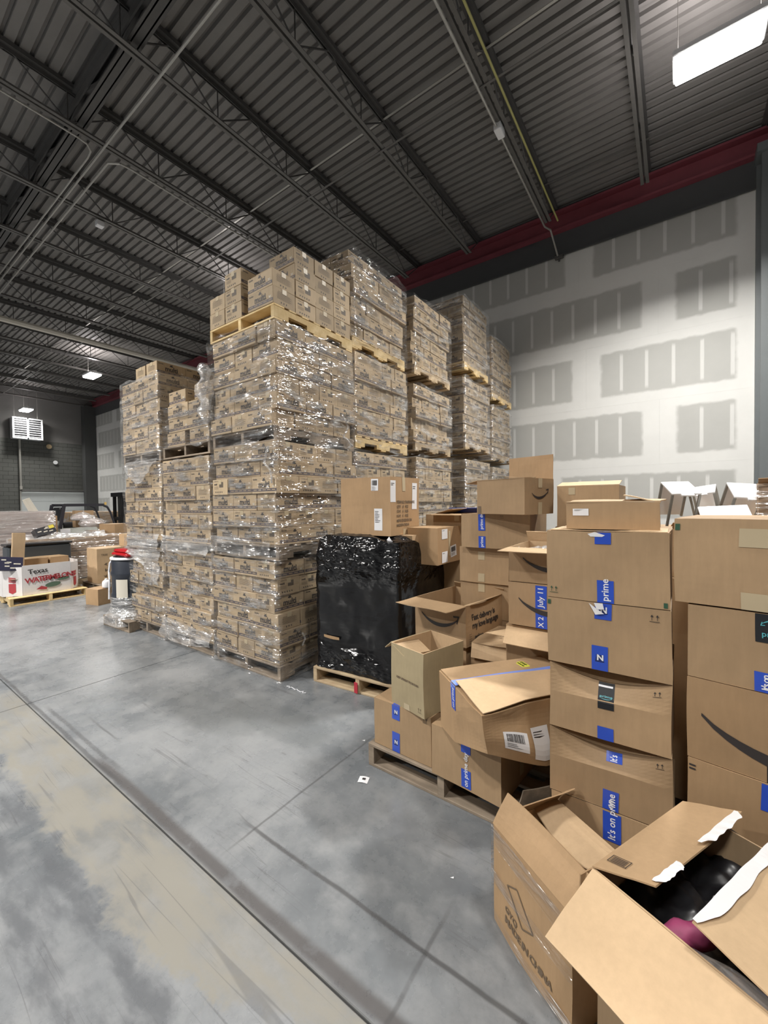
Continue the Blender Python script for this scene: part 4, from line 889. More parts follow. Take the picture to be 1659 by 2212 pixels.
pallet('wood', -2.665, 2.575, 0, 'pallet under the black wrapped load', rz=.075, sx=.97, sy=1.2)
a = MB(); a.box(0, 0, 0, .035, .004, .09); tag(a.build('red_strap', plain('red_strap_paint', (.45, .03, .05), .6), loc=(-2.20, 2.59, .01)), 'red painted mark on the pallet under the black load', 'strap')

# ------------------------------------------------------------------ tall stack of five
def dip(depth, x0=0, x1=1, push=.03):
    def f(q, p):
        u = (p.x / .415 - x0) / (x1 - x0)
        if 0 < u < 1:
            k = math.sin(PI * u); t = max(0, (p.z - .15) / .12); g = max(0, 1 - p.y / .16); q = q + V3(0, push * k * t * g, -depth * k * t * g)
        return q
    return f
def twist(q, p): return q
stack = [(.138, .268, None, 'lowest'), (.409, .266, dip(.058, push=.05), 'second from the bottom'), (.678, .264, dip(.060, push=.05), 'middle'), (.945, .262, None, 'second from the top'), (1.209, .272, None, 'top')]
for k, (z, h, df, wd) in enumerate(stack):
    off = (.005, -.0, .0, -.004, -.006)[k]
    c = Carton('large brown box, %s of the tall stack%s' % (wd, ('', ', crushed along its upper edge', ', with a black prime tape', ', with torn blue tape', ', with blue tape and a sagging lid')[k]), (-.425 + off, 1.745, z), (0, .008, 0, -.006, 0)[k], .415, .52, h, 'kraft', 30 + k, dent=.005, deform=df, nb=16)
    X0 = .178
    if k == 4:
        c.blue_tape('front', X0 - .005, .225, .055, .045, ''); c.blue_tape('front', X0, .0, .058, .085, 'prime', size=.036); c.arrows('front', .012, .018, .9, mat='green_print'); c.patch('front', .395, .005, .012, .018, 'green_print', 'printed_mark'); c.patch('top', X0, .0, .045, .055, 'blue_pale', label='torn blue tape')
        a = MB(); fr = c.frame('front', .004); a.face([fr(.15, .262), fr(.175, .270), fr(.21, .258), fr(.20, .252), fr(.16, .252)]); a.build('torn_paper', M['paper'], c.root)
    if k == 3:
        c.blue_tape('front', X0 - .005, .20, .058, .062, '', logo=True); c.blue_tape('front', X0 - .012, .0, .055, .095, '', logo=True); c.arrows('front', .355, .215, .9); c.patch('front', .0, .235, .012, .018, 'green_print', 'printed_mark')
        a = MB(); fr = c.frame('front', .006); a.face([fr(.152, .258), fr(.185, .235), fr(.205, .222), fr(.175, .215)]); a.face([fr(.17, .26), fr(.20, .262), fr(.205, .24), fr(.18, .235)]); a.build('torn_paper', M['paper'], c.root)
    if k == 2:
        c.patch('front', X0, .12, .056, .143, 'black_tape', 'tape', label='black prime tape'); c.text('front', X0 + .006, .175, 'prime', .019, 'teal', .0004, e=.004); a = MB(); smile_geo(a, c.frame('front', .004), X0 + .029, .171, .038); a.build('tape_smile', M['teal'], c.root, c.fn)
        c.patch('front', X0, .235, .05, .012, 'white_print', 'tape_printing', e=.004); c.blue_tape('front', X0 - .002, .0, .055, .05, '', logo=False); c.arrows('front', .36, .215, .8)
    if k == 1:
        c.blue_tape('front', X0 + .02, .20, .055, .06, "It's", size=.034, label='creased blue tape'); c.blue_tape('front', X0 + .012, .0, .055, .075, 'on', size=.034); c.arrows('front', .365, .22, .8)
    if k == 0:
        c.blue_tape('front', X0 + .015, .155, .06, .11, "It's on prime", size=.034); c.patch('front', .004, .20, .012, .008, 'print', 'printed_mark'); c.patch('front', .004, .215, .012, .008, 'print', 'printed_mark')
    if k in (1, 2):
        b = MB(); b.slab((.01, .006, h - .0005), (.395, 0, 0), (0, .16, 0), .003, 12, 4, 0, 0, lambda i, j: (0, 0, 0)); b.build('top_flap', M['kraft_light'], c.root, c.fn)
    if k == 4:
        b = MB(); b.slab((.01, .006, h + .001), (.395, 0, 0), (0, .235, 0), .003, 12, 4, 0, 0, lambda i, j: (0, 0, -.018 * math.sin(PI * min(1, i * 1.25)) * j)); b.build('top_flap', M['kraft_light'], c.root)
# tray box on top
c = Carton('shallow brown box with a small white label, lying on top of the tall stack', (-.375, 1.83, 1.484), .02, .325, .28, .108, 'kraft', 41)
label_sheet(c, 'front', .025, .055, .058, .028, bars=False, lines=3); c.flap((0, 0, .109), (.325, 0, .109), (.02, .12, .006), mats=[M['kraft_light'], M['kraft_light']]); c.flap((.325, 0, .105), (.325, .28, .105), (-.12, .0, .028), mats=[M['kraft_light'], M['kraft_light']])
# ------------------------------------------------------------------ stack at the right edge
RA = math.radians(-9)
for k, (z, h, wd) in enumerate(((.138, .29, 'lowest box'), (.43, .277, 'second lowest box'), (.709, .28, 'box with a big smile print'), (.991, .246, 'box with black and blue tapes'), (1.243, .29, 'top box with clear tape patches'))):
    c = Carton('large brown %s, stack right beside the tall stack of five' % wd, (.032 if k < 4 else -.005, 1.745 + (.0 if k < 4 else .01), z), RA, .50, .50, h, 'kraft_warm' if k < 3 else 'kraft', 50 + k, dent=.005, deform=None, nb=12)
    if k == 4: c.patch('front', .175, .20, .07, .06, 'tape_clear', label='clear tape'); c.patch('front', .18, .0, .07, .055, 'tape_clear'); c.patch('front', .003, .25, .014, .022, 'green_print', 'printed_mark')
    if k == 3:
        c.patch('front', .175, .155, .09, .09, 'black_tape', label='black tape with a teal arrow'); a = MB(); smile_geo(a, c.frame('front', .004), .225, .215, -.07); a.build('tape_smile', M['teal'], c.root, c.fn); c.text('front', .19, .175, 'prime', .024, 'teal', .0004, e=.004)
        c.blue_tape('front', .17, .0, .09, .062, "", size=.035); c.text('front', .205, .008, "It's on", .026, 'white_print', .0005, rot=PI / 2, e=.004, sp=.8)
    if k == 2: c.smile('front', .27, .15, .46, rot=-.05); c.patch('front', .20, .0, .08, .07, 'black_tape'); c.text('front', .245, .01, 'Q', .04, 'case_white', .001, e=.004)
    if k == 1: c.blue_tape('front', .19, .19, .08, .085, 'on p', size=.045); c.smile('front', .25, .12, .40, rot=-.05); c.patch('front', .004, .24, .018, .006, 'print', 'printed_mark'); c.patch('front', .004, .252, .018, .006, 'print', 'printed_mark')
pallet('wood_grey', .70, 1.45, 0, 'pallet below the right hand stack, out of sight', sy=1.1) if False else None
# boxes behind
c = Carton('brown box with a pale lid flap, behind the tray box on the tall stack', (-.645, 2.86, 1.43), .0, .36, .36, .265, 'kraft', 61); c.patch('front', .07, .21, .04, .045, 'tape_clear'); c.flap((0, 0, .265), (.36, 0, .265), (.0, .16, .03), mats=[M['kraft_light'], M['kraft_light']])
Carton('plain box under the flapped box behind the tall stack', (-.66, 2.88, .78), .0, .38, .40, .648, 'kraft', 62); Carton('plain tall box on the rear pallet behind the tall stack', (-.66, 3.0, .138), .0, .40, .40, .64, 'kraft', 63)
Carton('plain brown box on the rear pallet under the white frames', (-.1, 3.05, .138), .0, .66, .55, .66, 'kraft', 64); Carton('plain brown box, second up under the white frames', (-.1, 3.05, .80), .0, .66, .55, .62, 'kraft', 65)
c = Carton('brown box with a dark torn flap, just behind the right hand stack', (-.03, 2.45, 1.22), -.1, .16, .2, .24, 'kraft', 66); c.flap((0, 0, .24), (.16, 0, .24), (.02, -.03, .03), mats=[M['kraft_warm'], M['kraft']])
Carton('narrow brown box standing behind the gap of the two front stacks', (-.02, 2.42, .138), -.0, .24, .24, 1.08, 'kraft', 67)
# white metal frames
def frame_thing(x, y, z, rz, tl, w_, d_, h_, lab):
    t = thing('metal_stand', lab, 'metal stand', (x, y, z), rz, 'white metal stands'); t.rotation_euler = (tl[0], tl[1], rz)
    a = MB(); a.rbox(0, 0, h_ - .010, w_, d_, h_, .002); a.box(w_ * .3, -.022, h_ - .009, w_ * .72, 0, h_ - .001); a.build('top_plate', M['white_metal'], t)
    for (px, py) in ((0, 0), (w_ - .012, 0), (0, d_ - .012), (w_ - .012, d_ - .012)):
        a = MB(); a.box(px, py, 0, px + .012, py + .012, h_ - .01); a.build('leg', M['grey_metal'], t)
    a = MB(); a.rbox(.014, d_ - .008, .01, w_ - .014, d_ - .004, h_ - .012, .001); a.build('side_panel', M['white_metal'], t)
    return t
frame_thing(-.055, 3.02, 1.42, .35, (.42, .0), .15, .19, .235, 'white metal stand with angled legs, outermost beside the shallow box')
frame_thing(.10, 3.22, 1.42, -.15, (.35, -.15), .13, .15, .22, 'white metal stand half hidden in the middle of the pile')
frame_thing(.22, 3.06, 1.42, .2, (.50, .10), .19, .18, .22, 'white metal stand tilted up near the wrapped box')
frame_thing(.11, 2.80, 1.33, .1, (.55, -.05), .21, .16, .17, 'white metal stand lying low in front of the others')
c = Carton('brown box in cloudy plastic wrap at the far right behind the frames', (.315, 2.62, 1.43), -.1, .35, .35, .245, 'kraft_warm', 68, open_=True); c.flap((0, 0, .245), (.35, 0, .245), (0, -.05, .02), mats=[M['kraft_warm'], M['kraft']])
a = MB(); a.sheet((-.008, -.008, 0), (.36, 0, 0), (0, 0, .24), 10, 8, 0, lambda i, j: (0, -.006 * noise.noise(V3(i * 5, j * 5, 0)), 0)); o = a.build('wrap', M['wrap_dense'], c.root)
Carton('plain box under the cloudy wrapped box', (.34, 2.66, .138), -.1, .40, .38, 1.29, 'kraft', 69)

# ------------------------------------------------------------------ taped carton at the floor corner (opened)
CA = math.radians(-32.7)
def bow(q, p): return q + V3(0, -.010 * math.sin(PI * min(1, max(0, p.x / .375))) * (1 - p.z / .5), 0)
c = Carton('big taped brown carton with a diamond mark, standing open on the floor by the aisle', (-.566, 1.476, 0), CA, .375, .315, .372, 'kraft_warm', 71, dent=.006, deform=bow, open_=True, nb=14)
c.flap((0, 0, .372), (.375, 0, .372), (.018, .045, .118), bend=-.012, curl=-.01, mats=[M['kraft_warm'], M['kraft']]); 
c.flap((0, .315, .372), (0, .02, .372), (.035, .03, .09), bend=-.03, mats=[M['kraft_warm'], M['kraft']])
c.flap((.375, .02, .372), (.375, .315, .372), (.012, .01, .115), bend=-.01, mats=[M['kraft_warm'], M['kraft']])
o = c.flap((.33, .315, .372), (.0, .315, .372), (0, -.10, .045), bend=-.05, curl=-.035, mats=[M['kraft_light'], M['kraft_light']])
a = MB(); fr = c.frame('front', .003)
def ring(pts, t=.0025):
    for p, q in zip(pts, pts[1:] + pts[:1]):
        dx, dy = q[0] - p[0], q[1] - p[1]; L = math.hypot(dx, dy); nx, ny = -dy / L * t, dx / L * t
        a.face([fr(p[0] - nx, p[1] - ny), fr(q[0] - nx, q[1] - ny), fr(q[0] + nx, q[1] + ny), fr(p[0] + nx, p[1] + ny)])
ring([(.085, .205), (.135, .235), (.215, .155), (.165, .125)]); a.build('printed_diamond', M['print_soft'], c.root, c.fn)
c.text('front', .075, .105, 'GYQ', .030, 'print_soft', .001, rot=-.10); c.text('front', .075, .065, 'MADE IN CHINA', .034, 'print_soft', .0012, rot=-.04, sp=.86)
for k, (y0, hh) in enumerate(((.30, .07), (.0, .05), (.15, .05))):
    b = MB(); b.sheet((-.004, -.005, y0), (.385, 0, 0), (0, 0, hh), 24, 5, 0, lambda i, j: (0, -.003 - .004 * abs(noise.noise(V3(i * 9, j * 3, k))), .02 * i * (k - 1))); b.build('tape_wrap', M['wrap'], c.root, c.fn, smooth=True)
b = MB(); b.sheet((-.006, .31, .0), (0, -.315, 0), (0, 0, .37), 10, 10, 0, lambda i, j: (-.003 - .004 * abs(noise.noise(V3(i * 5, j * 9, 3))), 0, 0)); b.build('tape_wrap', M['wrap'], c.root, smooth=True)
a = MB(); n = 16
for j in range(5):
    for i in range(n + 1): t = PI * .15 + PI * .7 * i / n; a.v.append((.19 - math.cos(t) * .15, .08 + j * .045, .25 + math.sin(t) * .10 + .01 * noise.noise(V3(i * .3, j, 0))))
for j in range(4):
    for i in range(n): k = j * (n + 1) + i; a.f.append((k, k + 1, k + n + 2, k + n + 1)); a.m.append(0)
o = a.build('curled_cardboard', M['kraft_light'], smooth=True, loc=(-.566, 1.476, 0), rz=CA); tag(o, 'curled sheet of cardboard inside the taped floor carton', 'cardboard')
# dark board and black bag leaning behind it
a = MB(); a.slab((0, 0, 0), (.30, .30, .02), (.04, .02, .16), .006, 6, 4, 0, 0, lambda i, j: (0, 0, .01 * noise.noise(V3(i * 3, j * 3, 8)))); tag(a.build('leaning_board', M['wood_grey'], loc=(-.60, 1.80, .14)), 'dark narrow board leaning on the pallet slats beside the tall stack', 'board')
a = MB(); a.sheet((0, 0, 0), (.16, .16, 0), (.03, .0, .12), 8, 8, 0, lambda i, j: (0, .02 * noise.noise(V3(i * 4, j * 4, 2)), .02 * noise.noise(V3(i * 4, j * 4, 5)))); tag(a.build('black_bag', plain('dark_bag', (.03, .035, .042), .4), loc=(-.545, 1.80, .14), smooth=True), 'dark plastic bag stuffed between the leaning board and the tall stack', 'bag')
# ------------------------------------------------------------------ nearest open box
FA = math.radians(-25)
Carton('plain brown box under the nearest open box', (-.165, 1.155, 0), FA, .46, .46, .315, 'kraft', 80)
c = Carton('nearest open brown box with wide flaps and white torn tape, full of dark goods', (-.18, 1.18, .32), FA, .50, .47, .30, 'kraft', 81, open_=True, dent=.003)
o = c.flap((0, 0, .30), (.50, 0, .30), (.0, -.19, -.078), mats=[M['kraft_light'], M['kraft_light']], bend=.006, nu=12, nv=8, wob=.006); o['label'] = 'large pale flap hanging outwards'
o = c.flap((0, .47, .302), (0, 0, .302), (.140, .035, .045), mats=[M['kraft'], M['kraft']], bend=.0, curl=-.006, nu=10, nv=6); o['label'] = 'flap folded inwards with torn white tape'
a = MB(); fr = lambda x, y: V3(.012 + x, .405 - y, .313 + x * .32)
for (q0, q1, q2, q3) in (((0, 0), (.05, 0), (.05, .022), (0, .022)),): put_poly(a, [(.0, .0), (.05, .0), (.05, .002), (.0, .002)], fr); put_poly(a, [(0, .03), (.05, .03), (.05, .032), (0, .032)], fr); put_poly(a, [(0, 0), (.002, 0), (.002, .032), (0, .032)], fr); put_poly(a, [(.048, 0), (.05, 0), (.05, .032), (.048, .032)], fr)
for k in range(4): put_poly(a, [(.006, .006 + k * .006), (.044, .006 + k * .006), (.044, .009 + k * .006), (.006, .009 + k * .006)], fr)
o = a.build('printed_mark', M['print'], c.root); o.location = (.0, -.33, 0)
def torn(p0, u, v, name='torn_tape', seed=0, parent=None):
    a = MB(); u, v, p0 = Vector(u), Vector(v), Vector(p0); n = 30
    for i in range(n + 1):
        t = i / n; r0 = .12 + noise.noise(V3(t * 5, seed, 0)) * .15; r1 = noise.noise(V3(t * 6, seed, 3)) * .30 + .12 * noise.noise(V3(t * 30, seed, 3)); w_ = min(1, .25 + 6 * t, .25 + 6 * (1 - t))
        a.v.append(tuple(p0 + u * t - v * r0)); a.v.append(tuple(p0 + u * t + v * w_ * (1 + r1) + V3(0, 0, .006 * noise.noise(V3(t * 8, seed, 5)))))
    for i in range(n): a.f.append((2*i, 2*i+2, 2*i+3, 2*i+1)); a.m.append(0)
    return a.build(name, M['paper'], parent)
o = torn((.128, .045, .351), (.002, .11, 0), (.022, .002, .006), seed=1, parent=c.root); o = torn((.128, .27, .352), (0, .22, 0), (.024, .002, .006), seed=4, parent=c.root)
o = c.flap((.50, 0, .302), (.50, .47, .302), (-.27, .0, .060), mats=[M['kraft_light'], M['kraft_light']], bend=.0, nu=10, nv=8); o['label'] = 'second inward flap, raised, with torn white tape'
o = torn((.234, .0, .372), (.0, .47, 0), (.024, 0, -.005), seed=9, parent=c.root)
a = MB(); a.sheet((.01, .01, .20), (.48, 0, 0), (0, .45, 0), 30, 30, 0, lambda i, j: (0, 0, .05 * noise.noise(V3(i * 5, j * 5, 2)) + .03 * noise.noise(V3(i * 13, j * 13, 6)))); tag(a.build('black_goods', M['black_plastic'], loc=(-.18, 1.18, .32), rz=FA, smooth=True), 'dark bagged goods filling the nearest open box', 'goods')
a = MB(); n = 10; R_ = .03
def lump(name, p, q, r, mat, lab, cat, seed):
    a = MB(); p, q = Vector(p), Vector(q); d = (q - p).normalized(); s1 = d.orthogonal().normalized(); s2 = d.cross(s1); L = 14; n = 14
    for j in range(L + 1):
        t = j / L; rr = r * math.sqrt(max(0.02, math.sin(PI * (t * .96 + .02)))); ce = p + (q - p) * t
        for i in range(n): w_ = 2 * PI * i / n; k = rr * (1 + .35 * noise.noise(V3(t * 4 + seed, math.cos(w_) * 1.5, math.sin(w_) * 1.5))); a.v.append(tuple(ce + s1 * math.cos(w_) * k + s2 * math.sin(w_) * k))
    for j in range(L):
        for i in range(n): i2 = (i + 1) % n; a.f.append((j*n+i, j*n+i2, (j+1)*n+i2, (j+1)*n+i)); a.m.append(0)
    return tag(a.build(name, mat, loc=(-.18, 1.18, .32), rz=FA, smooth=True), lab, cat)
lump('purple_cloth', (.15, .02, .25), (.235, .13, .27), .026, M['mesh_tape'], 'wine red cloth poking out of the nearest open box', 'cloth', 1)
lump('clear_bag', (.20, .03, .255), (.45, .04, .26), .036, M['wrap_dense'], 'clear crumpled bag beside the wine red cloth in the nearest open box', 'bag', 5)
lump('white_paper', (.19, .20, .27), (.25, .27, .29), .022, M['paper'], 'crumpled white paper inside the nearest open box', 'paper', 8)
# litter on the floor
a = MB(); a.sheet((0, 0, .002), (.055, .02, 0), (-.02, .05, 0), 4, 4, 0, lambda i, j: (0, 0, .003 * math.sin(PI * i))); o = a.build('paper_slip', M['paper'], loc=(-1.485, 1.765, 0)); tag(o, 'small white printed slip lying on the floor before the pallet', 'paper')
a = MB(); a.face([(.012, .028, .0065), (.030, .035, .0065), (.024, .050, .0065), (.006, .043, .0065)]); a.build('slip_print', M['print'], o)
a = MB(); a.path([(-2.78 + k * .022 + .01 * math.sin(k * 1.7), 2.36 + .012 * math.sin(k * 2.3), .004 + .003 * (k % 2)) for k in range(12)], .003, 5); tag(a.build('plastic_scrap', M['white_print']), 'shred of white plastic on the floor by the corner stack', 'scrap')
a = MB(); a.face([(0, 0, .003), (.02, .004, .003), (.016, .014, .006)]); tag(a.build('plastic_scrap', M['paper'], loc=(-1.72, 2.1, 0)), 'tiny white scrap on the floor between the two pallets', 'scrap')
a = MB(); a.face([(0, 0, .003), (.014, .004, .003), (.012, .010, .006)]); tag(a.build('plastic_scrap', M['paper'], loc=(-.78, 1.53, 0)), 'tiny white scrap on the floor by the taped floor carton', 'scrap')
# ------------------------------------------------------------------ clutter at the far left
# watermelon bin on a pallet, its long face towards +x
pallet('wood_yellow', -8.73, 1.76, 0, 'pale new pallet under the watermelon bin', rz=PI/2, sx=1.06, sy=1.0)
t = thing('produce_bin', 'white octagonal cardboard bin printed Texas Watermelons, on a pale pallet', 'bin', (-8.80, 1.70, .138))
BH = .50; oc = [(-.02, .24), (-.02, .90), (-.20, 1.06), (-.78, 1.06), (-.95, .88), (-.95, .2), (-.78, .03), (-.20, .03)]
for i in range(8):
    p, q = oc[i], oc[(i + 1) % 8]; a = MB(); a.slab((p[0], p[1], 0), (q[0] - p[0], q[1] - p[1], 0), (0, 0, BH - (.02 if i % 2 else 0)), .008, 4, 4, 0, 1); a.build('side_panel', [M['white_card'], M['white_card']], t)
a = MB(); a.sheet((-.9, .1, .28), (.85, 0, 0), (0, .9, 0), 2, 2); a.build('filling', M['kraft'], t)
fr = lambda x, y: V3(-.005 if False else .0055, .24 + x, y)
melon_red = plain('melon_print_red', (.42, .05, .06), .6); melon_green = plain('melon_print_green', (.10, .16, .11), .6)
a = MB(); put_text(a, 'Texas', .11, fr, .07, .350, 0, .002, rot=.05); o = a.build('printed_word', M['print'], t)
a = MB(); put_text(a, 'WATERMELONS', .118, fr, .03, .20, 0, .004, .74, rot=.06); o = a.build('printed_word', melon_red, t); o['label'] = 'red lettering'
a = MB(); pts = [(.11 * math.cos(2*PI*i/16), .042 * math.sin(2*PI*i/16)) for i in range(16)]; put_poly(a, pts, fr, .40, .135, 0, 1, .1); pts = [(p[0] * .8, p[1] * .6) for p in pts]; put_poly(a, pts, fr, .55, .215, 0, 1, .1); a.build('printed_melon', melon_green, t)
a = MB(); put_poly(a, [(-.10, 0), (-.03, .05), (.05, .015), (.04, -.02)], fr, .27, .08); a.build('printed_slice', melon_red, t)
for (p, q) in ((oc[0], oc[7]), (oc[1], oc[2])):
    d = Vector((q[0] - p[0], q[1] - p[1], 0)); L = d.length; d /= L; nr = Vector((-d.y, d.x, 0)); nr = nr if nr.x > 0 else -nr
    f2 = lambda x, y: Vector((p[0], p[1], 0)) + d * x + nr * .012 + V3(0, 0, y)
    a = MB(); x0 = L * .32; ww = L * .36
    for k in range(4): put_poly(a, [(0, .0), (ww, .02), (ww, .035), (0, .015)], f2, x0, .22 + k * .022)
    put_poly(a, [(0, .03), (ww / 2, 0), (ww, .03), (ww, .17), (0, .17)], f2, x0, .04); a.build('printed_badge', melon_red, t)
# things in the bin
def bx(label, loc, rz, w_, d_, h_, mat='kraft', seed=90, tilt=(0, 0), **k): return Carton(label, loc, rz, w_, d_, h_, mat, seed, tilt=tilt, group='boxes in the far clutter', nb=4, **k)
bx('brown box sticking out of the watermelon bin, middle one', (-9.35, 2.0, .42), PI/2, .42, .5, .27); bx('brown box at the right end of the watermelon bin', (-9.35, 2.46, .42), PI/2 + .1, .28, .4, .27)
c = bx('tall narrow brown carton standing up in the watermelon bin', (-9.12, 1.86, .42), PI/2, .165, .08, .76, 'kraft_light', tilt=(0, .06))
c = bx('dark printed retail box leaning on the rim of the watermelon bin', (-8.96, 1.66, .55), PI/2 + .1, .30, .05, .22, tilt=(-.5, .1), seam=False, group=None) if False else None
def gift(label, loc, rot, w_, d_, h_, body, seed):
    t = thing('printed_box', label, 'box', loc); t.rotation_euler = rot; a = MB(); a.rbox(0, 0, 0, w_, d_, h_, .004); a.build('body', body, t)
    r_ = random.Random(seed); a = MB()
    for k in range(7): x, z = r_.uniform(.02, w_ * .7), r_.uniform(.02, h_ * .85); a.face([(x, -.002, z), (x + w_ * .2, -.002, z), (x + w_ * .2, -.002, z + .02), (x, -.002, z + .02)])
    a.build('printing', M['case_white'], t); return t
navy = plain('navy_box', (.025, .025, .055), .4)
gift('dark navy printed box leaning on the rim of the watermelon bin', (-8.86, 1.66, .60), (-.35, .15, PI/2), .30, .05, .23, navy, 3)
t = gift('small black box with a yellow corner on the plastic behind the watermelon bin', (-10.4, 2.55, 1.02), (-.3, -.28, PI/2 + .15), .34, .2, .16, plain('black_box', (.03, .03, .035), .4), 5)
a = MB(); a.face([(.24, -.004, .09), (.33, -.004, .09), (.33, -.004, .155), (.24, -.004, .155)]); a.build('yellow_corner', plain('yellow_print', (.75, .62, .08), .5), t)
t = thing('dark_tote', 'dark grey plastic tote standing in the back of the watermelon bin', 'tote', (-9.75, 1.95, .50), PI/2); a = MB(); a.rbox(0, 0, 0, .95, .35, .40, .03); a.build('tub', plain('tote_grey', (.05, .06, .07), .5), t); a = MB(); a.rbox(-.02, -.02, .40, .97, .37, .44, .012); a.build('rim', M['black_plastic'], t)
# wrapped pallet loads behind
pinkish = plain('wrapped_goods', (.50, .42, .40), .6, var=.35, sc=3)
def wrapped(label, x, y, z, w_, d_, h_, rz=0, mat=None, wm='wrap_dense', seed=0):
    t = thing('wrapped_load', label, 'pallet load', (x, y, z), rz, 'wrapped loads in the far clutter')
    n = 3
    for k in range(n): a = MB(); a.rbox(.01, .01, k * h_ / n + .003, w_ - .01, d_ - .01, (k + 1) * h_ / n - .003, .02); a.build('carton_layer', mat or pinkish, t)
    a = MB(); m = 14
    for (p, u) in (((0, 0, 0), (w_, 0, 0)), ((w_, 0, 0), (0, d_, 0)), ((w_, d_, 0), (-w_, 0, 0)), ((0, d_, 0), (0, -d_, 0))):
        u_ = Vector(u); nr = Vector((u_.y, -u_.x, 0)).normalized(); a.sheet(p, u, (0, 0, h_ + .01), m, m, 0, lambda i, j: tuple(nr * (.02 + .02 * noise.noise(V3(i * 4 + seed, j * 8, 1)))))
    a.sheet((0, 0, h_ + .01), (w_, 0, 0), (0, d_, 0), m, m, 0, lambda i, j: (0, 0, .02 * noise.noise(V3(i * 5 + seed, j * 5, 4)))); a.build('film', M[wm], t, smooth=True); return t
wrapped('large load in cloudy white film behind the watermelon bin, at the left edge', -12.3, 1.2, .14, 1.1, 1.85, 1.38, seed=2)
pallet('wood', -12.35, 1.2, 0, 'pallet under the large cloudy wrapped load', sy=1.7)
wrapped('low load under sagging white film behind the watermelon bin', -11.0, 2.2, .14, 1.0, 1.75, .84, seed=4, mat=M['kraft_warm'])
pallet('wood', -11.0, 2.2, 0, 'pallet under the low film covered load', sy=1.6)
wrapped('load under white film between the bin and the brown cartons', -12.4, 4.0, 0, 1.1, 1.9, 1.0, seed=6, mat=M['kraft'])
wrapped('far row of film covered cartons beneath the dock door', -16.5, 4.6, .0, 1.0, 3.4, 1.45, seed=8, mat=M['kraft'], wm='wrap')
wrapped('shiny wrapped bundle beyond the lift truck', -15.4, 6.3, 0, .9, 2.6, 1.62, seed=9, mat=pinkish)
a = MB(); a.sheet((0, 0, 0), (.0, 1.5, 0), (-.9, .25, .06), 24, 14, 0, lambda i, j: (0, 0, .10 * noise.noise(V3(i * 3, j * 3, 2)) + .03 * noise.noise(V3(i * 11, j * 11, 5)))); tag(a.build('plastic_sheet', M['wrap_dense'], loc=(-10.05, 2.15, .99), smooth=True), 'crumpled white plastic sheet lying over the low load', 'plastic film')
for k, (x, y, z, r, lb) in enumerate(((-11.2, 3.75, 1.13, .26, 'round clear bag of goods on the film, beneath the lift truck'), (-11.4, 3.6, 1.28, .2, 'clear bag heaped on the round bag'), (-11.9, 2.95, 1.12, .2, 'white bag beside the load at the foot of the lift truck'))):
    a = MB(); a.lathe([(.001, 0), (r * .8, .01), (r, r * .35), (r * .8, r * .7), (r * .3, r * .9), (.05, r * 1.05)], 16)
    o = a.build('plastic_bag', [M['wrap_dense']], None, lambda p: p + p.normalized() * .05 * noise.noise(p * 9 + V3(k, 0, 0)), smooth=True, loc=(x, y, z)); tag(o, lb, 'bag')
    a = MB(); a.lathe([(.001, 0), (r * .7, .01), (r * .9, r * .33), (r * .7, r * .6), (.01, r * .8)], 12); a.build('contents', pinkish, o)
# brown cartons on a pallet
pallet('wood_grey', -9.60, 3.02, 0, 'pallet under the tall brown cartons at the far end', sx=1.1)
for k, (x, y) in enumerate(((-8.95, 3.06), (-8.98, 3.36), (-9.0, 3.68))):
    c = bx('tall brown carton with line drawings, %s of three side by side' % ('nearest', 'middle', 'farthest')[k], (x, y, .138), PI/2, .295, .5, .66, 'kraft_light', 95 + k)
    c.text('front', .07, .52, 'TREE', .05, 'print_soft', .001); a = MB(); fr = c.frame('front', .003)
    for q in range(3): put_poly(a, [(-.05, -.02), (.05, -.05), (.02, .0), (.06, .04), (0, .03)], fr, .14, .36 - q * .12, 0, .6, q)
    a.build('printed_drawing', M['print_soft'], c.root, c.fn)
c = bx('brown box with bold lettering lying on the tall brown cartons', (-8.98, 3.62, .80), PI/2 + .02, .52, .4, .24, 'kraft_light', 98); c.text('front', .04, .15, 'NO. 2', .05, 'print', .002); c.text('front', .24, .15, 'ELGIN ACER', .045, 'print', .002, sp=.9)
bx('open brown box behind the lettered box', (-10.6, 4.0, .98), PI/2 + .5, .42, .4, .22, 'kraft_warm', 99)
bx('brown box standing against the lift truck', (-11.6, 3.55, 1.12), PI/2 - .1, .36, .3, .40, 'kraft', 100); bx('tall orange brown box at the foot of the lift truck', (-12.4, 3.12, 0), PI/2, .3, .3, 1.40, 'kraft_warm', 101)
bx('brown box on top of the shiny wrapped bundle', (-14.7, 6.5, 1.66), PI/2, .5, .4, .13, 'kraft', 102)
bx('small plain brown box on the floor next to the drum', (-7.60, 2.60, 0), PI/2 + .25, .235, .30, .26, 'kraft_warm', 103)
t = thing('white_jug', 'white plastic jug on the small brown box beside the drum', 'jug', (-7.68, 2.75, .264)); a = MB(); a.lathe([(.001, 0), (.055, 0), (.06, .015), (.06, .085), (.05, .11), (.02, .13)], 16); a.build('body', M['white_print'], t, smooth=True); a = MB(); a.lathe([(.022, .13), (.022, .148), (.001, .15)], 10); a.build('cap', M['white_metal'], t)
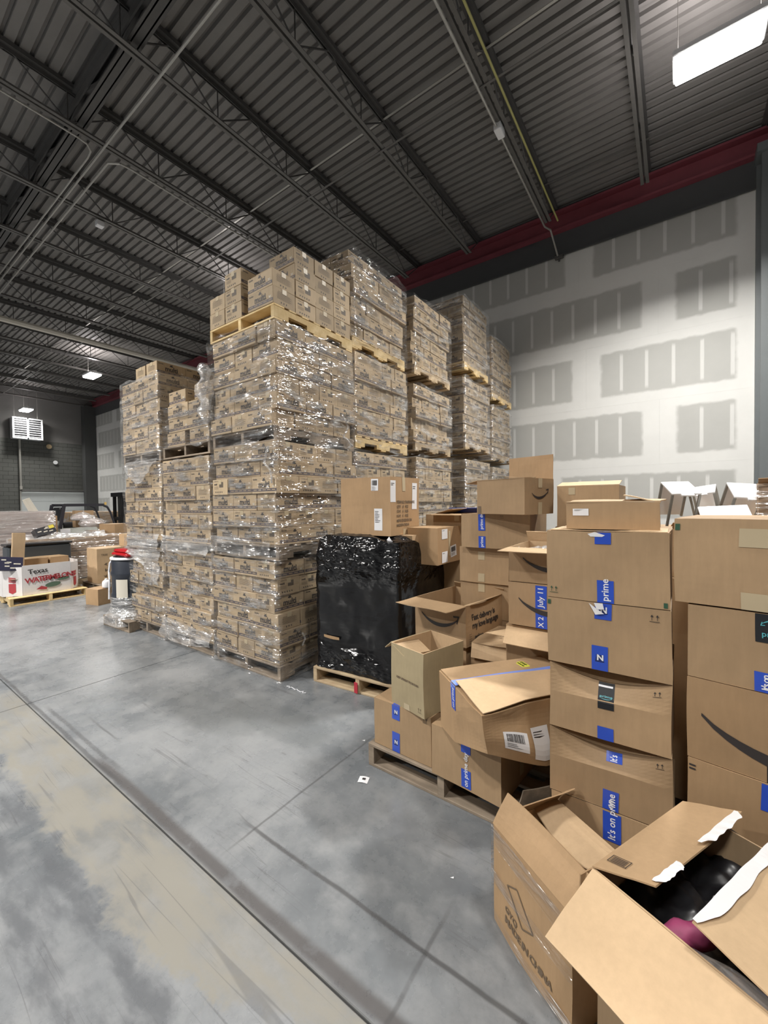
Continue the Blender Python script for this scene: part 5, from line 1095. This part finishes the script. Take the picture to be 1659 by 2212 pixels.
# drum on its pallet with loose film
pallet('wood_grey', -6.33, 2.22, 0, 'dark pallet under the wrapped drum', rz=.04, sx=.72, sy=.75)
t = thing('plastic_drum', 'dark blue plastic drum with a white label and a diamond placard', 'drum', (-6.08, 2.52, .14))
a = MB(); R1 = .265; a.lathe([(.001, 0), (R1 - .02, 0), (R1, .03), (R1, .24), (R1 + .010, .26), (R1 + .010, .29), (R1, .31), (R1, .53), (R1 + .010, .55), (R1 + .010, .58), (R1, .60), (R1, .74), (R1 - .02, .77), (.001, .77)], 40); a.build('drum_body', M['drum'], t, smooth=True)
a = MB(); a.lathe([(R1 + .012, .755), (R1 + .016, .765), (R1 + .012, .78), (R1 - .02, .785)], 40); a.build('white_rim', M['white_metal'], t, smooth=True)
def curved(mat, name, ang0, ang1, z0, z1, rr=R1 + .014):
    a = MB(); n = 8
    for i in range(n + 1): w_ = ang0 + (ang1 - ang0) * i / n; a.v += [(rr * math.cos(w_), rr * math.sin(w_), z0), (rr * math.cos(w_), rr * math.sin(w_), z1)]
    for i in range(n): a.f.append((2*i, 2*i+2, 2*i+3, 2*i+1)); a.m.append(0)
    return a.build(name, mat, t)
A0 = math.radians(-22)
curved(M['case_white'], 'paper_label', A0 - .85, A0 - .30, .26, .50)
def diamond(mat, name, ac, zc, s, rr):
    a = MB(); P = []
    for (dx, dz) in ((-s, 0), (0, -s), (s, 0), (0, s)): w_ = ac + dx / R1; P.append((rr * math.cos(w_), rr * math.sin(w_), zc + dz))
    a.face(P); return a.build(name, mat, t)
diamond(M['white_print'], 'hazard_placard', A0 + .48, .42, .095, R1 + .018); diamond(M['black_plastic'], 'placard_field', A0 + .48, .415, .070, R1 + .022)
a = MB(); a.rbox(0, 0, 0, .46, .40, .05, .02); a.rbox(.02, .02, .05, .45, .38, .10, .02); tag(a.build('red_bag', M['red'], None, lambda p: p + V3(0, 0, .02 * noise.noise(p * 8)), loc=(-6.30, 2.32, .928)), 'folded red vinyl bag lying on top of the drum', 'bag')
a = MB(); a.rbox(0, 0, 0, .3, .2, .03, .01); tag(a.build('white_packet', M['white_print'], loc=(-6.27, 2.55, 1.03), rz=.2), 'flat white packet on the red bag', 'packet')
a = MB(); a.path([(-6.31, 2.36, .90), (-6.37, 2.33, .82), (-6.38, 2.32, .70), (-6.34, 2.31, .60), (-6.33, 2.30, .45), (-6.34, 2.30, .33)], .013, 6); tag(a.build('film_strand', M['white_print']), 'twisted strand of white film hanging beside the drum', 'plastic film')
a = MB(); n = 40; m = 12
for j in range(m + 1):
    u = j / m; e = max(0, 1 - u / .6) ** 1.5
    for i in range(n):
        w_ = 2 * PI * i / n; cx_, sy_ = math.cos(w_), math.sin(w_); rr = R1 + .02; k_ = 1 / max(abs(cx_), abs(sy_)); sq = .36 * k_; r_ = rr * (1 - e) + min(sq, .47) * e
        r_ += .012 * noise.noise(V3(cx_ * 4, sy_ * 4, u * 8)); a.v.append((r_ * cx_, r_ * sy_, -.08 + u * .34))
for j in range(m):
    for i in range(n): i2 = (i + 1) % n; a.f.append((j*n+i, j*n+i2, (j+1)*n+i2, (j+1)*n+i)); a.m.append(0)
o = a.build('film_skirt', M['wrap_dense'], t, smooth=True); 
# lift truck: overhead guard, mast, body
t = thing('lift_truck', 'lift truck with black overhead guard and mast behind the film covered loads', 'forklift', (-13.5, 3.5, 0)); t.scale = (1, .72, 1)
bk = M['black_plastic']; gd = plain('truck_dark_paint', (.035, .035, .045), .4); gy = plain('truck_grey_paint', (.40, .41, .38), .4, var=.1)
a = MB(); a.rbox(-.5, -.1, .35, .5, 1.5, 1.05, .12); a.rbox(-.45, -.35, .35, .45, .35, 1.25, .12); a.build('body', gy, t)
a = MB(); a.rbox(-.42, -.55, .45, .42, .10, 1.30, .18); a.build('counterweight', gy, t)
a = MB(); a.rbox(-.3, .35, 1.05, .3, .85, 1.2, .05); a.rbox(-.28, .28, 1.1, .28, .40, 1.6, .04); a.build('seat', bk, t)
a = MB()
for s in (-.48, .48):
    a.bar((s, .20, 1.05), (s, .34, 1.66), .07, .09); a.bar((s, .34, 1.66), (s, 1.60, 1.66), .06, .07); a.path([(s, 1.55, 1.66), (s, 1.72, 1.60), (s, 1.82, 1.45), (s, 1.95, 1.12)], .035, 6)
for k in range(6): a.bar((-.48, .42 + k * .22, 1.675), (.48, .42 + k * .22, 1.675), .04, .03)
a.build('overhead_guard', gd, t)
t2 = MB()
for yy, hh in ((2.35, 1.98), (2.55, 1.98), (2.72, 1.98)):
    for s in (-.36, .28): t2.box(s, yy, .1, s + .08, yy + .1, hh)
t2.box(-.4, 2.30, 1.90, .4, 2.82, 2.02); t2.box(-.4, 2.32, 1.2, .4, 2.36, 1.30); t2.box(-.4, 2.32, .5, .4, 2.36, .6); t2.build('mast', bk, t)
a = MB()
for k in range(5): a.tube((-.25 + k * .12, 2.5, .2), (-.25 + k * .12, 2.5, 1.92), .02, 6)
a.build('lift_chain', plain('chain', (.08, .08, .08), .3, .6), t)
a = MB()
for s in (-.5, .42):
    for yy in (-.1, 1.75): a.tube((s, yy, .28), (s + .1, yy, .28), .28, 18)
a.build('tyre', bk, t, kind=None)
a = MB(); a.rbox(.5, .2, .86, .505, .5, 1.04, .002); a.build('number_plate', M['white_print'], t)
a = MB(); a.tube((.0, 1.9, 1.66), (.0, 1.9, 1.74), .04, 8); a.build('beacon', plain('amber', (.9, .6, .2), .4), t)
a = MB(); a.rbox(0, 0, 0, .05, .16, .62, .01); o = a.build('white_post', M['white_print'], loc=(-11.6, 5.02, .98)); o.rotation_euler = (.22, 0, 0); tag(o, 'leaning white plastic post in front of the truck mast', 'post')
a = MB(); a.tube((0, 0, 0), (0, -.28, .62), .09, 14, 0, .07); o = a.build('paper_roll', M['case_white'], loc=(-11.9, 3.0, 1.18)); tag(o, 'leaning grey and white tube beside the overhead guard', 'tube')
